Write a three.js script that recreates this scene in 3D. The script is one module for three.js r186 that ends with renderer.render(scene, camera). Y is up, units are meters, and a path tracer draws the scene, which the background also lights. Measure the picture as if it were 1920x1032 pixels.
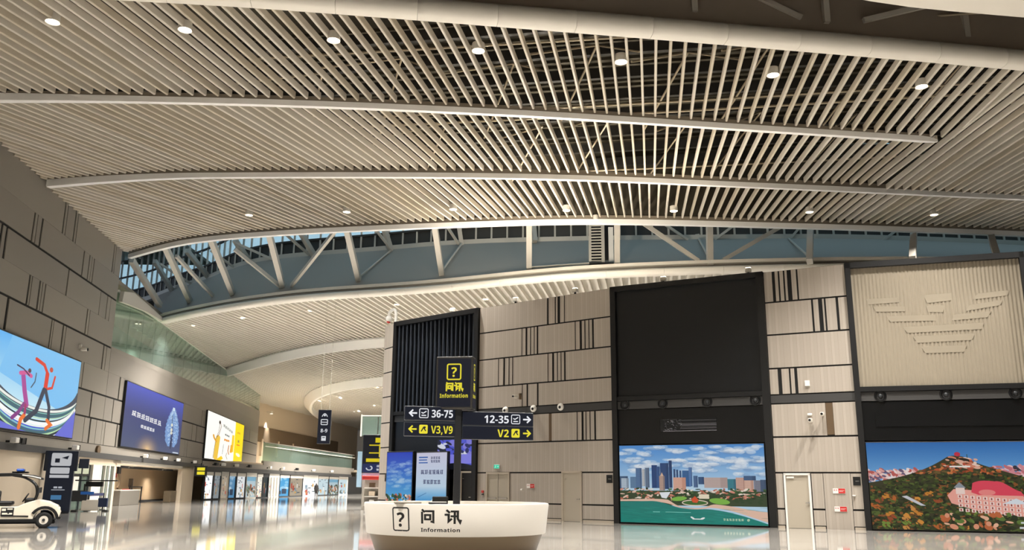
import * as THREE from 'three';
import { mergeGeometries, toCreasedNormals } from 'three/addons/utils/BufferGeometryUtils.js';
import { RoundedBoxGeometry } from 'three/addons/geometries/RoundedBoxGeometry.js';
import { MarchingCubes } from 'three/addons/objects/MarchingCubes.js';
import { RectAreaLightUniformsLib } from 'three/addons/lights/RectAreaLightUniformsLib.js';

// ---------------------------------------------------------------- camera, sky, exposure
const scene = new THREE.Scene();
const camera = new THREE.PerspectiveCamera(34.736, 1920 / 1032, 0.1, 600);
camera.rotation.order = 'YXZ';
camera.position.set(0, 1.6, 0);
camera.rotation.set(Math.atan(396 / 1650), 0, 0.008);
scene.background = new THREE.Color(0.62, 0.75, 0.95);          // pale evening sky seen through the roof windows
const renderer = new THREE.WebGLRenderer({ antialias: true });
renderer.toneMapping = THREE.LinearToneMapping;
renderer.toneMappingExposure = 1.0;
renderer.shadowMap.enabled = true;
RectAreaLightUniformsLib.init();
const LAMP = 1000, UPLIGHT = 430, FARLAMP = 2000, SCREEN = 0.95;  // lamp strengths in candela, screen brightness
const WARM = 0xfffaf3;

// ---------------------------------------------------------------- helpers
let seed = 7;
const rnd = () => { seed = (seed + 0x6d2b79f5) | 0; let t = Math.imul(seed ^ (seed >>> 15), 1 | seed); t = (t + Math.imul(t ^ (t >>> 7), 61 | t)) ^ t; return ((t ^ (t >>> 14)) >>> 0) / 4294967296; };
const V = (x, y, z) => new THREE.Vector3(x, y, z);
const used = {};
function numbered(name) { const n = used[name] ?? 0; used[name] = n + 1; return n ? `${name}_${String(n).padStart(3, '0')}` : name; }
function std(color, roughness = 0.6, extra = {}) { return new THREE.MeshStandardMaterial({ color, roughness, ...extra }); }
function tag(o, label, category, group) { o.userData.label = label; o.userData.category = category; if (group) o.userData.group = group; return o; }
function thing(name, label, category, pos = [0, 0, 0], turn = 0, group) {
  const o = new THREE.Group(); o.name = numbered(name); o.position.set(...pos); o.rotation.y = turn; scene.add(o);
  return tag(o, label, category, group);
}
function structure(name) { const o = new THREE.Group(); o.name = numbered(name); o.userData.kind = 'structure'; scene.add(o); return o; }
const counts = new WeakMap();
function add(name, geo, mat, parent, label) {
  const m = new THREE.Mesh(geo, mat); m.castShadow = m.receiveShadow = true;
  m.name = parent ? name : numbered(name);
  if (parent) { if (!counts.has(parent)) counts.set(parent, {}); const k = counts.get(parent), n = k[name] ?? 0; k[name] = n + 1; if (n) m.name = `${name}_${String(n).padStart(3, '0')}`; }
  (parent ?? scene).add(m); if (label) m.userData.label = label;
  return m;
}
function merge(list) {
  return mergeGeometries(list.map((g) => { const n = g.index ? g.toNonIndexed() : g; for (const k of Object.keys(n.attributes)) if (!['position', 'normal', 'uv'].includes(k)) n.deleteAttribute(k); return n; }));
}
function metreUv(g, w, h, d) {
  const uv = g.attributes.uv, s = [[d, h], [d, h], [w, d], [w, d], [w, h], [w, h]];
  for (let i = 0; i < uv.count; i++) { const f = s[Math.floor(i / 4)]; uv.setXY(i, uv.getX(i) * f[0], uv.getY(i) * f[1]); }
  return g;
}
const box = (w, h, d, x = 0, y = 0, z = 0) => metreUv(new THREE.BoxGeometry(w, h, d), w, h, d).translate(x, y, z);
const rbox = (w, h, d, r, x = 0, y = 0, z = 0) => new RoundedBoxGeometry(w, h, d, 2, r).translate(x, y, z);
const cyl = (r0, r1, h, x = 0, y = 0, z = 0, n = 20) => new THREE.CylinderGeometry(r0, r1, h, n).translate(x, y, z);
function bar(p, q, w, h = w) {                                   // a square bar from p to q
  const a = V(...p), b = V(...q), l = a.distanceTo(b), g = box(w, h, l);
  const m = new THREE.Matrix4().lookAt(b, a, Math.abs(b.y - a.y) > 0.95 * l ? V(0, 0, 1) : V(0, 1, 0)); m.setPosition(a.add(b).multiplyScalar(0.5));
  return g.applyMatrix4(m);
}
function rod(p, q, r, n = 8) {
  const a = V(...p), b = V(...q), g = new THREE.CylinderGeometry(r, r, a.distanceTo(b), n);
  g.applyQuaternion(new THREE.Quaternion().setFromUnitVectors(V(0, 1, 0), b.clone().sub(a).normalize()));
  return g.translate((a.x + b.x) / 2, (a.y + b.y) / 2, (a.z + b.z) / 2);
}
const tube = (pts, r, n = 24, m = 8) => new THREE.TubeGeometry(new THREE.CatmullRomCurve3(pts.map((p) => V(...p))), n, r, m);
function loft(rows, closed = false, crease = 0.5) {              // rows of points joined to a skin
  const pos = [], uv = [], n = rows[0].length;
  const put = (p, u, v) => { pos.push(p.x, p.y, p.z); uv.push(u, v); };
  for (let i = 0; i + 1 < rows.length; i++) for (let j = 0; j < (closed ? n : n - 1); j++) {
    const k = (j + 1) % n, a = rows[i][j], b = rows[i + 1][j], c = rows[i + 1][k], d = rows[i][k];
    put(a, i, j); put(c, i + 1, j + 1); put(b, i + 1, j); put(a, i, j); put(d, i, j + 1); put(c, i + 1, j + 1);
  }
  if (closed) for (const row of [rows[0], rows[rows.length - 1]]) for (let j = 1; j + 1 < n; j++) { put(row[0], 0, 0); put(row[j], 1, 0); put(row[j + 1], 1, 1); }
  const g = new THREE.BufferGeometry();
  g.setAttribute('position', new THREE.Float32BufferAttribute(pos, 3)); g.setAttribute('uv', new THREE.Float32BufferAttribute(uv, 2));
  g.computeVertexNormals();
  return toCreasedNormals(g, crease);
}
// plan curves through the hall, left to right; each sample carries the direction away from the hall's front
function plan(pts, n = 60) {
  const c = new THREE.CatmullRomCurve3(pts.map(([x, z]) => V(x, 0, z)), false, 'centripetal'), out = [];
  for (let i = 0; i <= n; i++) { const p = c.getPointAt(i / n), t = c.getTangentAt(i / n); out.push({ x: p.x, z: p.z, ax: t.z, az: -t.x }); }
  return out;
}
const sweep = (samples, profile, closed = true, crease = 0.5) => loft(samples.map((s) => profile.map(([o, h]) => V(s.x + s.ax * o, h, s.z + s.az * o))), closed, crease);
function canvas(w, h, draw) {
  const c = document.createElement('canvas'); c.width = w; c.height = h; draw(c.getContext('2d'), w, h);
  const t = new THREE.CanvasTexture(c); t.colorSpace = THREE.SRGBColorSpace; t.anisotropy = 8; return t;
}
function glow(t, k = SCREEN, base = 0x202020) { return new THREE.MeshStandardMaterial({ color: base, map: t, emissive: 0xffffff, emissiveMap: t, emissiveIntensity: k, roughness: 0.35 }); }
function print(t, roughness = 0.5) { return new THREE.MeshStandardMaterial({ map: t, roughness }); }
function rrect(g, x, y, w, h, r) { g.beginPath(); g.moveTo(x + r, y); g.arcTo(x + w, y, x + w, y + h, r); g.arcTo(x + w, y + h, x, y + h, r); g.arcTo(x, y + h, x, y, r); g.arcTo(x, y, x + w, y, r); g.closePath(); }
function strokes(g, x, y, s, lines, lw) { g.lineWidth = lw; g.lineCap = 'square'; g.lineJoin = 'miter'; for (const l of lines) { g.beginPath(); l.forEach(([a, b], i) => g[i ? 'lineTo' : 'moveTo'](x + a * s, y + b * s)); g.stroke(); } }
const WEN = [[[.16, .02], [.27, .13]], [[.12, .22], [.12, 1]], [[.4, .1], [.9, .1], [.9, .96], [.78, .92]], [[.33, .4], [.69, .4], [.69, .74], [.33, .74], [.33, .4]]];
const XUN = [[[.1, .04], [.22, .16]], [[.0, .36], [.2, .36], [.2, .88], [.36, .72]], [[.4, .1], [.8, .1], [.8, .66], [.96, .96], [1, .82]], [[.6, .12], [.6, 1]], [[.4, .48], [.76, .48]]];
function hanzi(g, x, y, s, lw) {                                  // illegible square characters, as the photograph shows them
  const l = []; for (let i = 0; i < 3; i++) { const v = .12 + i * .36 + rnd() * .08; l.push([[.05 + rnd() * .2, v], [.95 - rnd() * .2, v]]); }
  for (let i = 0; i < 2; i++) { const u = .25 + i * .4 + rnd() * .15; l.push([[u, .02 + rnd() * .2], [u, .98 - rnd() * .2]]); }
  if (rnd() > .5) l.push([[.5, .5], [.95, .98]]);
  strokes(g, x, y, s, l, lw);
}
function question(g, x, y, w, h, color, lw) { g.strokeStyle = g.fillStyle = color; g.lineWidth = lw; rrect(g, x, y, w, h, w * .12); g.stroke(); g.font = `bold ${h * .86}px sans-serif`; g.textAlign = 'center'; g.textBaseline = 'middle'; g.fillText('?', x + w / 2, y + h * .53); }
function noiseCanvas(w, h, base, spread, grain, extra) {
  return canvas(w, h, (g) => {
    const im = g.createImageData(w, h);
    for (let i = 0; i < w * h; i++) { const k = (rnd() - .5) * grain, s = (rnd() > .985 ? (rnd() - .5) * spread : 0); for (let c = 0; c < 3; c++) im.data[i * 4 + c] = base[c] + k + s; im.data[i * 4 + 3] = 255; }
    g.putImageData(im, 0, 0); extra?.(g, w, h);
  });
}
const repeat = (t, u, v) => { t.wrapS = t.wrapT = THREE.RepeatWrapping; t.repeat.set(u, v); return t; };

// ---------------------------------------------------------------- materials
const graniteMap = repeat(noiseCanvas(1024, 1024, [160, 156, 150], 34, 11, (g) => {
  for (let i = 0; i < 8; i++) for (let j = 0; j < 8; j++) { g.fillStyle = rnd() > .5 ? `rgba(255,250,240,${rnd() * .08})` : `rgba(80,70,60,${rnd() * .08})`; g.fillRect(i * 128, j * 128, 128, 128); }
  g.strokeStyle = 'rgba(90,82,72,.55)'; g.lineWidth = 1; for (let i = 0; i <= 8; i++) { g.beginPath(); g.moveTo(i * 128, 0); g.lineTo(i * 128, 1024); g.moveTo(0, i * 128); g.lineTo(1024, i * 128); g.stroke(); }
}), 1 / 9.6, 1 / 9.6);
const lineMap = repeat(noiseCanvas(512, 128, [172, 162, 150], 0, 9, (g) => {     // finely ribbed metal cladding, lines 0.28 m apart
  for (let i = 0; i < 8; i++) { g.fillStyle = 'rgba(70,55,40,.13)'; g.fillRect(i * 64 + 20, 0, 3, 128); g.fillStyle = 'rgba(90,75,60,.07)'; g.fillRect(i * 64 + 50, 0, 2, 128); g.fillStyle = `rgba(255,250,240,${rnd() * .08})`; g.fillRect(i * 64 + 24, 0, 24, 128); }
}), 1 / 2.24, 1 / 0.56);
const M = {
  floor: new THREE.MeshPhysicalMaterial({ map: graniteMap, roughness: 0.05, ior: 1.85 }),
  slat: std(0xcdc4b4, 0.5), slatWarm: std(0xc8bda9, 0.5), slatPale: std(0xd3cbbd, 0.5), farSlat: std(0xd8d2c6, 0.5), strip: std(0xfaf8f4, 0.4), fascia: std(0xf1ebdf, 0.5), riser: std(0x8d8272, 0.7), greyRoof: std(0x9a958d, 0.75), brownRoof: std(0xa5988a, 0.75),
  steel: std(0xb9b3a8, 0.5), darkSteel: std(0x33312d, 0.6), deck: std(0x4b4538, 0.8), pipe: std(0xb5a890, 0.45, { metalness: 0.4 }), black: std(0x070708, 0.5), blackGloss: std(0x0b0c0e, 0.3), backing: std(0x0b0a09, 0.8),
  panel: new THREE.MeshStandardMaterial({ map: lineMap, roughness: 0.5 }), panelEdge: std(0xb7ab9a, 0.5), greyPanel: std(0x8a847b, 0.45), greyPanelB: std(0x857f77, 0.45), band: std(0x3c3b3a, 0.6), brown: std(0x5d4a33, 0.6),
  beige: std(0xcdbda6, 0.65), white: std(0xe9e6df, 0.5), offWhite: std(0xd8d2c6, 0.5), whiteGloss: std(0xf2eee6, 0.25), chrome: std(0xc8c8c8, 0.2, { metalness: 0.9 }), rubber: std(0x141414, 0.8), red: std(0xc03028, 0.5), door: std(0xb3a998, 0.45), darkGrey: std(0x2b2d30, 0.5),
  glass: new THREE.MeshPhysicalMaterial({ color: 0xe6f4f2, transmission: 1, thickness: 0, roughness: 0.03, ior: 1.5 }),
  teal: new THREE.MeshPhysicalMaterial({ color: 0xd2e6de, transmission: 0.9, thickness: 0, roughness: 0.04, ior: 1.5 }),
  lens: new THREE.MeshStandardMaterial({ color: 0xffffff, emissive: 0xfff0d6, emissiveIntensity: 6 }),
};

// ---------------------------------------------------------------- floor and outer shell
const shell = structure('floor');
add('floor_slab', box(140, 0.3, 260, 5, -0.15, -95), M.floor, shell);
{ const g = shell.children[0].geometry, p = g.attributes.position, u = g.attributes.uv; for (let i = 0; i < p.count; i++) u.setXY(i, p.getX(i) + 5, p.getZ(i)); }

// ---------------------------------------------------------------- slatted ceiling
// the blades run in one direction D; E is across
const D = [0.157, -0.988], Ex = [0.988, 0.157];
const st = ([x, z]) => [Ex[0] * x + Ex[1] * z, D[0] * x + D[1] * z];
const curveT = (pts) => { const c = plan(pts, 160).map((p) => st([p.x, p.z])); return (s) => { for (let i = 0; i + 1 < c.length; i++) if (s >= c[i][0] && s <= c[i + 1][0]) return c[i][1] + (c[i + 1][1] - c[i][1]) * (s - c[i][0]) / (c[i + 1][0] - c[i][0]); return s < c[0][0] ? c[0][1] : c[c.length - 1][1]; }; };
const wallX = (z) => -18.3 + 0.1385 * z;                          // face of the left wall
const CB = [[-34, -23.4], [-22, -24.3], [-12.58, -25.12], [-8.3, -25.54], [-0.07, -26.66], [8.84, -27.95], [18.62, -29.46], [28, -31.1], [42, -33.8]];
const CC = [[-34, -33.2], [-20.51, -32.57], [-10.34, -32.78], [-0.05, -33.62], [10.88, -35.07], [18.8, -36.15], [28, -37.5], [42, -39.8]];
const CD = [[-34, -46], [-24.25, -43.11], [-17.67, -41.74], [-12.76, -41.4], [1.02, -41.31], [12.96, -42.38], [26.83, -43.9], [42, -45.6]];
const CA = [[-29.5, -60.8], [-26.6, -58.2], [-20.7, -53.9], [-15.07, -51.94], [-3.48, -49.69], [4.3, -48.83], [16.82, -49.35], [30.65, -50.63], [44, -52.4]];
const CE = [[-29, -70.2], [-27.86, -68.74], [-20.99, -63.06], [-14.69, -59.42], [-5.57, -56.19], [4.54, -51.9], [18.35, -49.5], [28.5, -49.2], [44, -49.6]];
const CG = [[-46, -88], [-34, -79.5], [-29.3, -74.6], [-25.45, -70.91], [-21.22, -66.23], [-17.98, -63.98], [-10, -61.27], [-3.51, -59.21], [5.35, -57.99], [12.29, -57.51], [22.28, -57.09], [35.21, -58.32], [46, -60]];
const CF = [[-35, -103], [-31.68, -98.73], [-26.75, -91.86], [-20.44, -83.99], [-15.5, -79.47], [-11.28, -77.14], [-2, -74], [14, -71], [44, -68]];
const CK = [[-38, -190], [-36.5, -172], [-33.66, -147.34], [-27.45, -123.53], [-21.66, -112.46], [-15.48, -106.27], [-4, -99], [14, -94], [44, -90]];
const PITCH = 0.51, TIP = 13.8;                                   // the strip C runs out at s = TIP
const clamp = THREE.MathUtils.clamp, smooth = THREE.MathUtils.smoothstep;
const RISE = [0.2, 0.22, 0.22], FAN = [0.004, 0.011, 0.011], near0 = [16.5, 16.55, 16.56];   // each band climbs a little and its blades draw together towards the back
const rise = (b, s) => (b ? RISE[b] : 0.1 + 0.1 * clamp((TIP - s) / 7, 0, 1));
const bands = [[CB, CC], [CC, CD], [CD, CA]].map(([a, b]) => [curveT(a), curveT(b)]);
function blade(b, s0, end) {                                      // end(s) is where the blade stops
  const through = b === 0 && s0 > TIP, [tn] = bands[b], tf = through ? bands[1][1] : bands[b][1], t0 = tn(s0) + (b ? 0.18 : 0.02), k = Math.tan(-(through ? 0.0105 : FAN[b]) * s0), sAt = (t) => s0 + k * (t - t0);
  let t1 = tf(s0); for (let i = 0; i < 5; i++) t1 = tf(sAt(t1)); t1 -= 0.12; if (b === 1 && s0 > TIP * 0.93) return null;                 // past the tip the blades of the first two bands run through
  const inside = (t) => Ex[0] * sAt(t) + D[0] * t - wallX(Ex[1] * sAt(t) + D[1] * t) > 0.03, cross = (a, c) => { for (let i = 0; i < 24; i++) { const m = (a + c) / 2; if (inside(m) === inside(a)) a = m; else c = m; } return (a + c) / 2; };
  let a = t0, c = t1; if (!inside(a) && !inside(c)) return null;
  if (!inside(a)) a = cross(a, c); else if (!inside(c)) c = cross(a, c);
  if (c - a < 0.25) return null;
  const prof = [[-.05, .03], [-.03, 0], [.03, 0], [.05, .03], [.05, .28], [-.05, .28]], full = t1 - t0;
  return loft([a, c].map((t) => prof.map(([o, y]) => V(Ex[0] * (sAt(t) + o) + D[0] * t, near0[b] + rise(b, s0) * (t - t0) / full + y, Ex[1] * (sAt(t) + o) + D[1] * t))), true, 0.4);
}
for (let b = 0; b < 3; b++) {
  const ceiling = structure('ceiling');
  for (let k = -80; k <= 66; k++) {
    const g = blade(b, k * PITCH + (b === 2 ? 0.2 : 0));
    if (g) add('slat', g, [M.slat, M.slatWarm, M.slatPale][Math.floor(rnd() * 3)], ceiling);
  }
}
// edge strips under the joints of the three bands, with the riser plate above each
const clipWall = (samples) => samples.filter((p) => p.x > wallX(p.z) + 0.05);
const tipCut = (samples, s1) => samples.filter((p) => st([p.x, p.z])[0] < s1);
{
  const trims = structure('trim');
  const c = tipCut(clipWall(plan(CC, 220)), TIP * 0.94), d = clipWall(plan(CD, 200)), a = clipWall(plan(CA, 200));
  const leftSwell = (p) => 1 + 0.5 * smooth(-p.x, 14, 25);
  const swept = (sm, f) => loft(sm.map((p, i) => f(p, i).map(([o, h]) => V(p.x + p.ax * o, h, p.z + p.az * o))), true, 0.5);
  add('edge_strip', swept(c, (p) => { const k = Math.min(1, 0.15 + (TIP * 0.94 - st([p.x, p.z])[0]) / 0.8) * leftSwell(p); return [[0, 16.44], [0, 16.44 + .24 * k], [.22 * k, 16.44 + .24 * k], [.22 * k, 16.44]]; }), M.strip, trims);
  add('edge_strip', swept(d, (p) => { const k = leftSwell(p); return [[0, 16.44], [0, 16.44 + .25 * k], [.22 * k, 16.44 + .25 * k], [.22 * k, 16.44]]; }), M.strip, trims);
  add('edge_strip', sweep(a, [[0, 16.42], [0, 16.7], [.3, 16.7], [.3, 16.42]]), M.strip, trims);
  const riserH = (b, p) => { const s = st([p.x, p.z])[0]; return near0[b] + rise(b, s) + 0.16; };
  add('riser_plate', swept(tipCut(c, TIP * 0.94 - 0.4), (p) => [[.02, 16.6], [.02, riserH(0, p)], [.06, riserH(0, p)], [.06, 16.6]]), M.riser, trims);
  add('added_light_block', swept(a, (p) => [[.14, 16.7], [.14, 21.9], [.3, 21.9], [.3, 16.7]]), M.deck, trims);  // unseen partition, added to keep the daylight out of the slat void
  add('riser_plate', swept(d, (p) => [[.02, 16.6], [.02, riserH(1, p)], [.06, riserH(1, p)], [.06, 16.6]]), M.riser, trims);
  add('riser_plate', swept(a, (p) => [[.05, 16.6], [.05, riserH(2, p)], [.1, riserH(2, p)], [.1, 16.6]]), M.riser, trims);
}
// cream bullnose edges of the layers, built of separate panels, and the sloped roof faces that rise behind them
function panels(parent, pts, n, profile, len) {
  const s = clipWall(plan(pts, n)); const step = Math.round(len / (Math.hypot(s[1].x - s[0].x, s[1].z - s[0].z)));
  for (let i = 0; i + 1 < s.length; i += step) {
    const seg = s.slice(i, i + step + 1).map((p) => ({ ...p })); if (seg.length < 2) continue;
    const q = seg[seg.length - 1], r = seg[seg.length - 2], l = Math.hypot(q.x - r.x, q.z - r.z); q.x -= (q.x - r.x) / l * 0.012; q.z -= (q.z - r.z) / l * 0.012;
    add('fascia_panel', sweep(seg, profile, true, 0.7), M.fascia, parent);
  }
}
{
  const t1 = structure('trim');
  panels(t1, CB, 320, [[.02, 16.5], [-.26, 16.5], [-.38, 16.55], [-.46, 16.68], [-.48, 16.85], [-.42, 17.05], [-.25, 17.2], [.1, 17.3], [.1, 17.1], [.02, 16.95]], 2.7);
  const t2 = structure('trim');
  panels(t2, CE, 320, [[.4, 13.9], [0, 13.9], [-.14, 13.96], [-.2, 14.06], [-.18, 14.2], [-.05, 14.3], [.12, 14.34], [.12, 14.2], [.3, 14.1]], 3.4);
  const roofs = structure('ceiling');
  const b = clipWall(plan(CB, 80));
  add('roof_slope', sweep(b, [[.05, 17.28], [.9, 21.4], [.9, 23.1], [1.1, 23.1], [1.1, 21.3], [.25, 17.1]]), M.brownRoof, roofs);
  const e = plan(CE, 120), g = plan(CG, 120);
  const rows = [];
  for (const p of e) {                                            // joined along sight-independent nearest points of the back curve
    let q = g[0], bd = 1e9; for (const c of g) { const dd = Math.abs(Math.atan2(c.x, -c.z) - Math.atan2(p.x, -p.z)); if (dd < bd) { bd = dd; q = c; } }
    rows.push([V(p.x, 14.3, p.z), V(q.x, 18.0, q.z), V(q.x, 17.8, q.z), V(p.x + p.ax * .2, 14.15, p.z + p.az * .2)]);
  }
  add('roof_slope', loft(rows, true, 0.5), M.greyRoof, roofs);
  // rail beam and window wall that stand on the back edge
  const beam = plan(CG, 120);
  add('rail_beam', sweep(beam, [[0, 17.9], [0, 18.32], [.3, 18.32], [.3, 17.9]]), M.steel, roofs);
}
// clerestory behind the rail: mullions, window glass on the left, closed metal panels on the right
{
  const w = structure('window'), s = plan(CG, 92);
  for (let i = 0; i + 1 < s.length; i++) {
    const a = s[i], b = s[i + 1], mid = (a.x + b.x) / 2;
    add('mullion', bar([a.x + a.ax * .2, 18.3, a.z + a.az * .2], [a.x + a.ax * .2, 22.4, a.z + a.az * .2], 0.12, 0.16), M.steel, w);
    const pane = (h0, h1, mat, name, o = .24) => add(name, loft([a, b].map((p) => [V(p.x + p.ax * o, h0, p.z + p.az * o), V(p.x + p.ax * o, h1, p.z + p.az * o), V(p.x + p.ax * (o + .03), h1, p.z + p.az * (o + .03)), V(p.x + p.ax * (o + .03), h0, p.z + p.az * (o + .03))]), true), mat, w);
    if (mid < -5.5) { pane(19.25, 22.4, M.glass, 'pane'); pane(18.3, 19.2, M.darkSteel, 'sill_panel'); }
    else { pane(18.3, 19.3, M.darkSteel, 'sill_panel'); pane(19.35, 20.6, M.greyRoof, 'closed_panel'); pane(20.8, 22.4, M.glass, 'pane'); }
  }
  const a2 = plan(CA.map(([x, z]) => [x * 1.25, z]), 92);
  for (let i = 0; i + 1 < s.length; i++) { const q = (p, h) => V(p.x, h, p.z); add('rooflight_pane', loft([[a2[i], s[i]], [a2[i + 1], s[i + 1]]].map(([m, n]) => [q(m, 21.9), q(n, 22.4), q(n, 22.44), q(m, 21.94)]), true), M.glass, w); if (i % 4 === 0) add('rafter', bar([a2[i].x, 21.8, a2[i].z], [s[i].x, 22.3, s[i].z], .2, .3), M.steel, w); }
  add('transom', sweep(s, [[.1, 19.2], [.1, 19.34], [.3, 19.34], [.3, 19.2]]), M.darkSteel, w);
  add('transom', sweep(s, [[.1, 20.7], [.1, 20.82], [.3, 20.82], [.3, 20.7]]), M.darkSteel, w);
}
// roof deck above the blades with joists, lattice and service pipes, seen dimly between them
{
  const deck = structure('ceiling'), rib = [];
  const front = plan(CB, 40), back = plan(CA.map(([x, z]) => [x * 1.25, z]), 40);
  add('roof_deck', loft(front.map((p, i) => { const q = back[i]; return [V(p.x + p.ax * 0.9, 21.2, p.z + p.az * 0.9), V(q.x, 21.8, q.z), V(q.x, 22.1, q.z), V(p.x + p.ax * 0.9, 21.5, p.z + p.az * 0.9)]; }), true), M.deck, deck);
  const at = (s, t) => [Ex[0] * s + D[0] * t, Ex[1] * s + D[1] * t];
  for (let t = 33; t < 50; t += 2.3) { const a = at(-30, t), b = at(36, t); add('joist', bar([a[0], 20.2, a[1]], [b[0], 20.2, b[1]], 0.22, 0.5), M.darkSteel, deck); }
  for (let t = 33.6; t < 50; t += 0.575) { const a = at(-30, t), b = at(36, t); rib.push(bar([a[0], 20.95, a[1]], [b[0], 20.95, b[1]], 0.16, 0.16)); }
  const r = add('deck_rib', merge(rib), M.deck, deck); r.userData.kind = 'stuff';
}
{
  const at = (s, t, h) => [Ex[0] * s + D[0] * t, h, Ex[1] * s + D[1] * t];
  const lattice = thing('roof_lattice', 'thin steel lattice of crossing rods in the dark space above the open slats', 'truss');
  for (let i = 0; i < 11; i++) {
    const s = -17 + i * 4 + rnd(), t = 31 + rnd() * 2;
    add('rod', rod(at(s, t, 18), at(s + 2.4, t + 3.4, 20), 0.05), M.pipe, lattice); add('rod', rod(at(s + 2.4, t + 3.4, 20), at(s + 0.4, t + 7, 18), 0.05), M.pipe, lattice);
    add('rod', rod(at(s + 1, t + 7.2, 18), at(s + 2.8, t + 10.6, 20), 0.05), M.pipe, lattice); add('rod', rod(at(s + 2.4, t + 3.4, 20), at(s + 4.2, t + .4, 18), 0.04), M.pipe, lattice);
    add('rod', rod(at(s + 2.8, t + 10.6, 20), at(s + .5, t + 14.4, 18.2), 0.045), M.pipe, lattice);
  }
  const line = (name, label, t, h, r, s0, s1) => tag(add(name, tube([at(s0, t, h), at((s0 + s1) / 2, t + .25, h - .08), at(s1, t, h)], r, 30, 8), M.pipe), label, 'pipe');
  line('service_pipe', 'upper of the two thin parallel pipes running behind the second band of slats', 36.6, 18.35, 0.055, -22, 30);
  line('service_pipe', 'lower of the two thin parallel pipes running behind the second band of slats', 37.1, 18.1, 0.06, -22, 30);
  line('service_pipe', 'single thin pipe running above the near band of slats under the roof deck', 31.2, 18.7, 0.05, -16, 28);
  line('service_pipe', 'single thin pipe running above the far band of slats near the edge strip', 44.6, 18.2, 0.05, -20, 30);
}
// the far layer: its blades are too small to count in the photograph
function farBand(name, a, b, h0, up, pitch) {
  const ceiling = structure('ceiling'), ta = curveT(a), tb = curveT(b), list = [];
  for (let s = -70; s < 42; s += pitch) {
    let t0 = ta(s) + .35, t1 = tb(s); const inside = (t) => Ex[0] * s + D[0] * t > wallX(Ex[1] * s + D[1] * t) - 3;
    if (t1 - t0 < .5 || (!inside(t0) && !inside(t1))) continue;
    const tw = (Ex[0] * s + 21.3 - 0.1385 * Ex[1] * s) / (0.1385 * D[1] - D[0]);
    if (!inside(t0)) t0 = tw; if (!inside(t1)) t1 = tw;
    const prof = [[-.07, .02], [.07, .02], [.07, .32], [-.07, .32]];
    list.push(loft([t0, t1].map((t, i) => prof.map(([o, y]) => V(Ex[0] * (s + o) + D[0] * t, h0 + up * i + y, Ex[1] * (s + o) + D[1] * t))), true, .4));
  }
  const m = add('slat_field', merge(list), M.farSlat, ceiling); m.userData.kind = 'stuff';
  const sa = plan(a, 60), sb = plan(b, 60);
  add('soffit', loft(sa.map((p, i) => [V(p.x, h0 + .5, p.z), V(sb[i].x, h0 + up + .5, sb[i].z), V(sb[i].x, h0 + up + .7, sb[i].z), V(p.x, h0 + .7, p.z)]), true), M.offWhite, ceiling);
}
farBand('far', CE, CF, 14.0, 0.25, 0.51);
farBand('far', CF, CK, 13.95, 0.25, 0.62);
farBand('far', CK, CK.map(([x, z]) => [x + 6, z - 110]), 14.1, 0.6, 0.8);
{
  const t = structure('trim');
  add('edge_strip', sweep(plan(CF, 100), [[.25, 13.5], [-.45, 14.15], [-.4, 14.3], [.5, 14.3], [.5, 13.5]], true, .4), std(0xfaf7f0, .4), t);
  add('edge_strip', sweep(plan(CK, 100), [[.35, 13.3], [-.6, 14.2], [-.5, 14.4], [.7, 14.4], [.7, 13.3]], true, .4), std(0xfaf7f0, .4), t);
}
// the nearest layer, overhead
{
  const CH = [[-36, -14.8], [-11.6, -20.6], [-0.9, -21.9], [8.2, -23.1], [11.7, -24.0], [17.0, -24.8], [27, -26.5], [40, -28.6]];
  const t = structure('trim'), s = plan(CH, 60);
  add('fascia_panel', sweep(s, [[0, 15.85], [.12, 16.0], [.05, 16.35], [-.4, 16.5], [-.9, 16.4], [-.9, 15.85]], true, .7), M.fascia, t);
  const c = structure('ceiling');
  add('soffit', loft(s.map((p) => [V(p.x - p.ax * .5, 15.95, p.z - p.az * .5), V(p.x, 17.2, 34), V(p.x, 17.4, 34), V(p.x - p.ax * .5, 16.2, p.z - p.az * .5)]), true), M.offWhite, c);
  add('roof_deck', box(120, .3, 75, 0, 22.95, 2), M.deck, c);
  add('roof_deck', box(120, .3, 170, 0, 17.2, -165), M.deck, c); add('roof_deck', loft(plan(CG, 40).map((p) => [V(p.x, 17.7, p.z), V(p.x, 17.2, -86), V(p.x, 17.4, -86), V(p.x, 17.9, p.z)]), true), M.deck, c); add('roof_deck', box(30, .3, 60, -45, 22.9, -55), M.deck, c);
  const tr = thing('roof_truss', 'pale steel posts and struts above the cream edge at the top right', 'truss');
  const P = [[6.3, -27.75], [11.15, -28.4], [16.65, -29.4], [22, -30.6]];
  for (const [x, z] of P) add('post', bar([x, 17.75, z], [x, 20, z], 0.2, 0.26), M.steel, tr);
  add('strut', bar([10.2, 17.85, -28.2], [7.2, 19.3, -28.0], 0.14, 0.16), M.steel, tr);
  add('strut', bar([12.5, 17.9, -28.45], [16.2, 18.95, -28.6], 0.14, 0.18), M.steel, tr);
  add('top_chord', bar([-4, 20, -26.6], [30, 20, -32.2], 0.3, 0.3), M.steel, tr);
}
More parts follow.
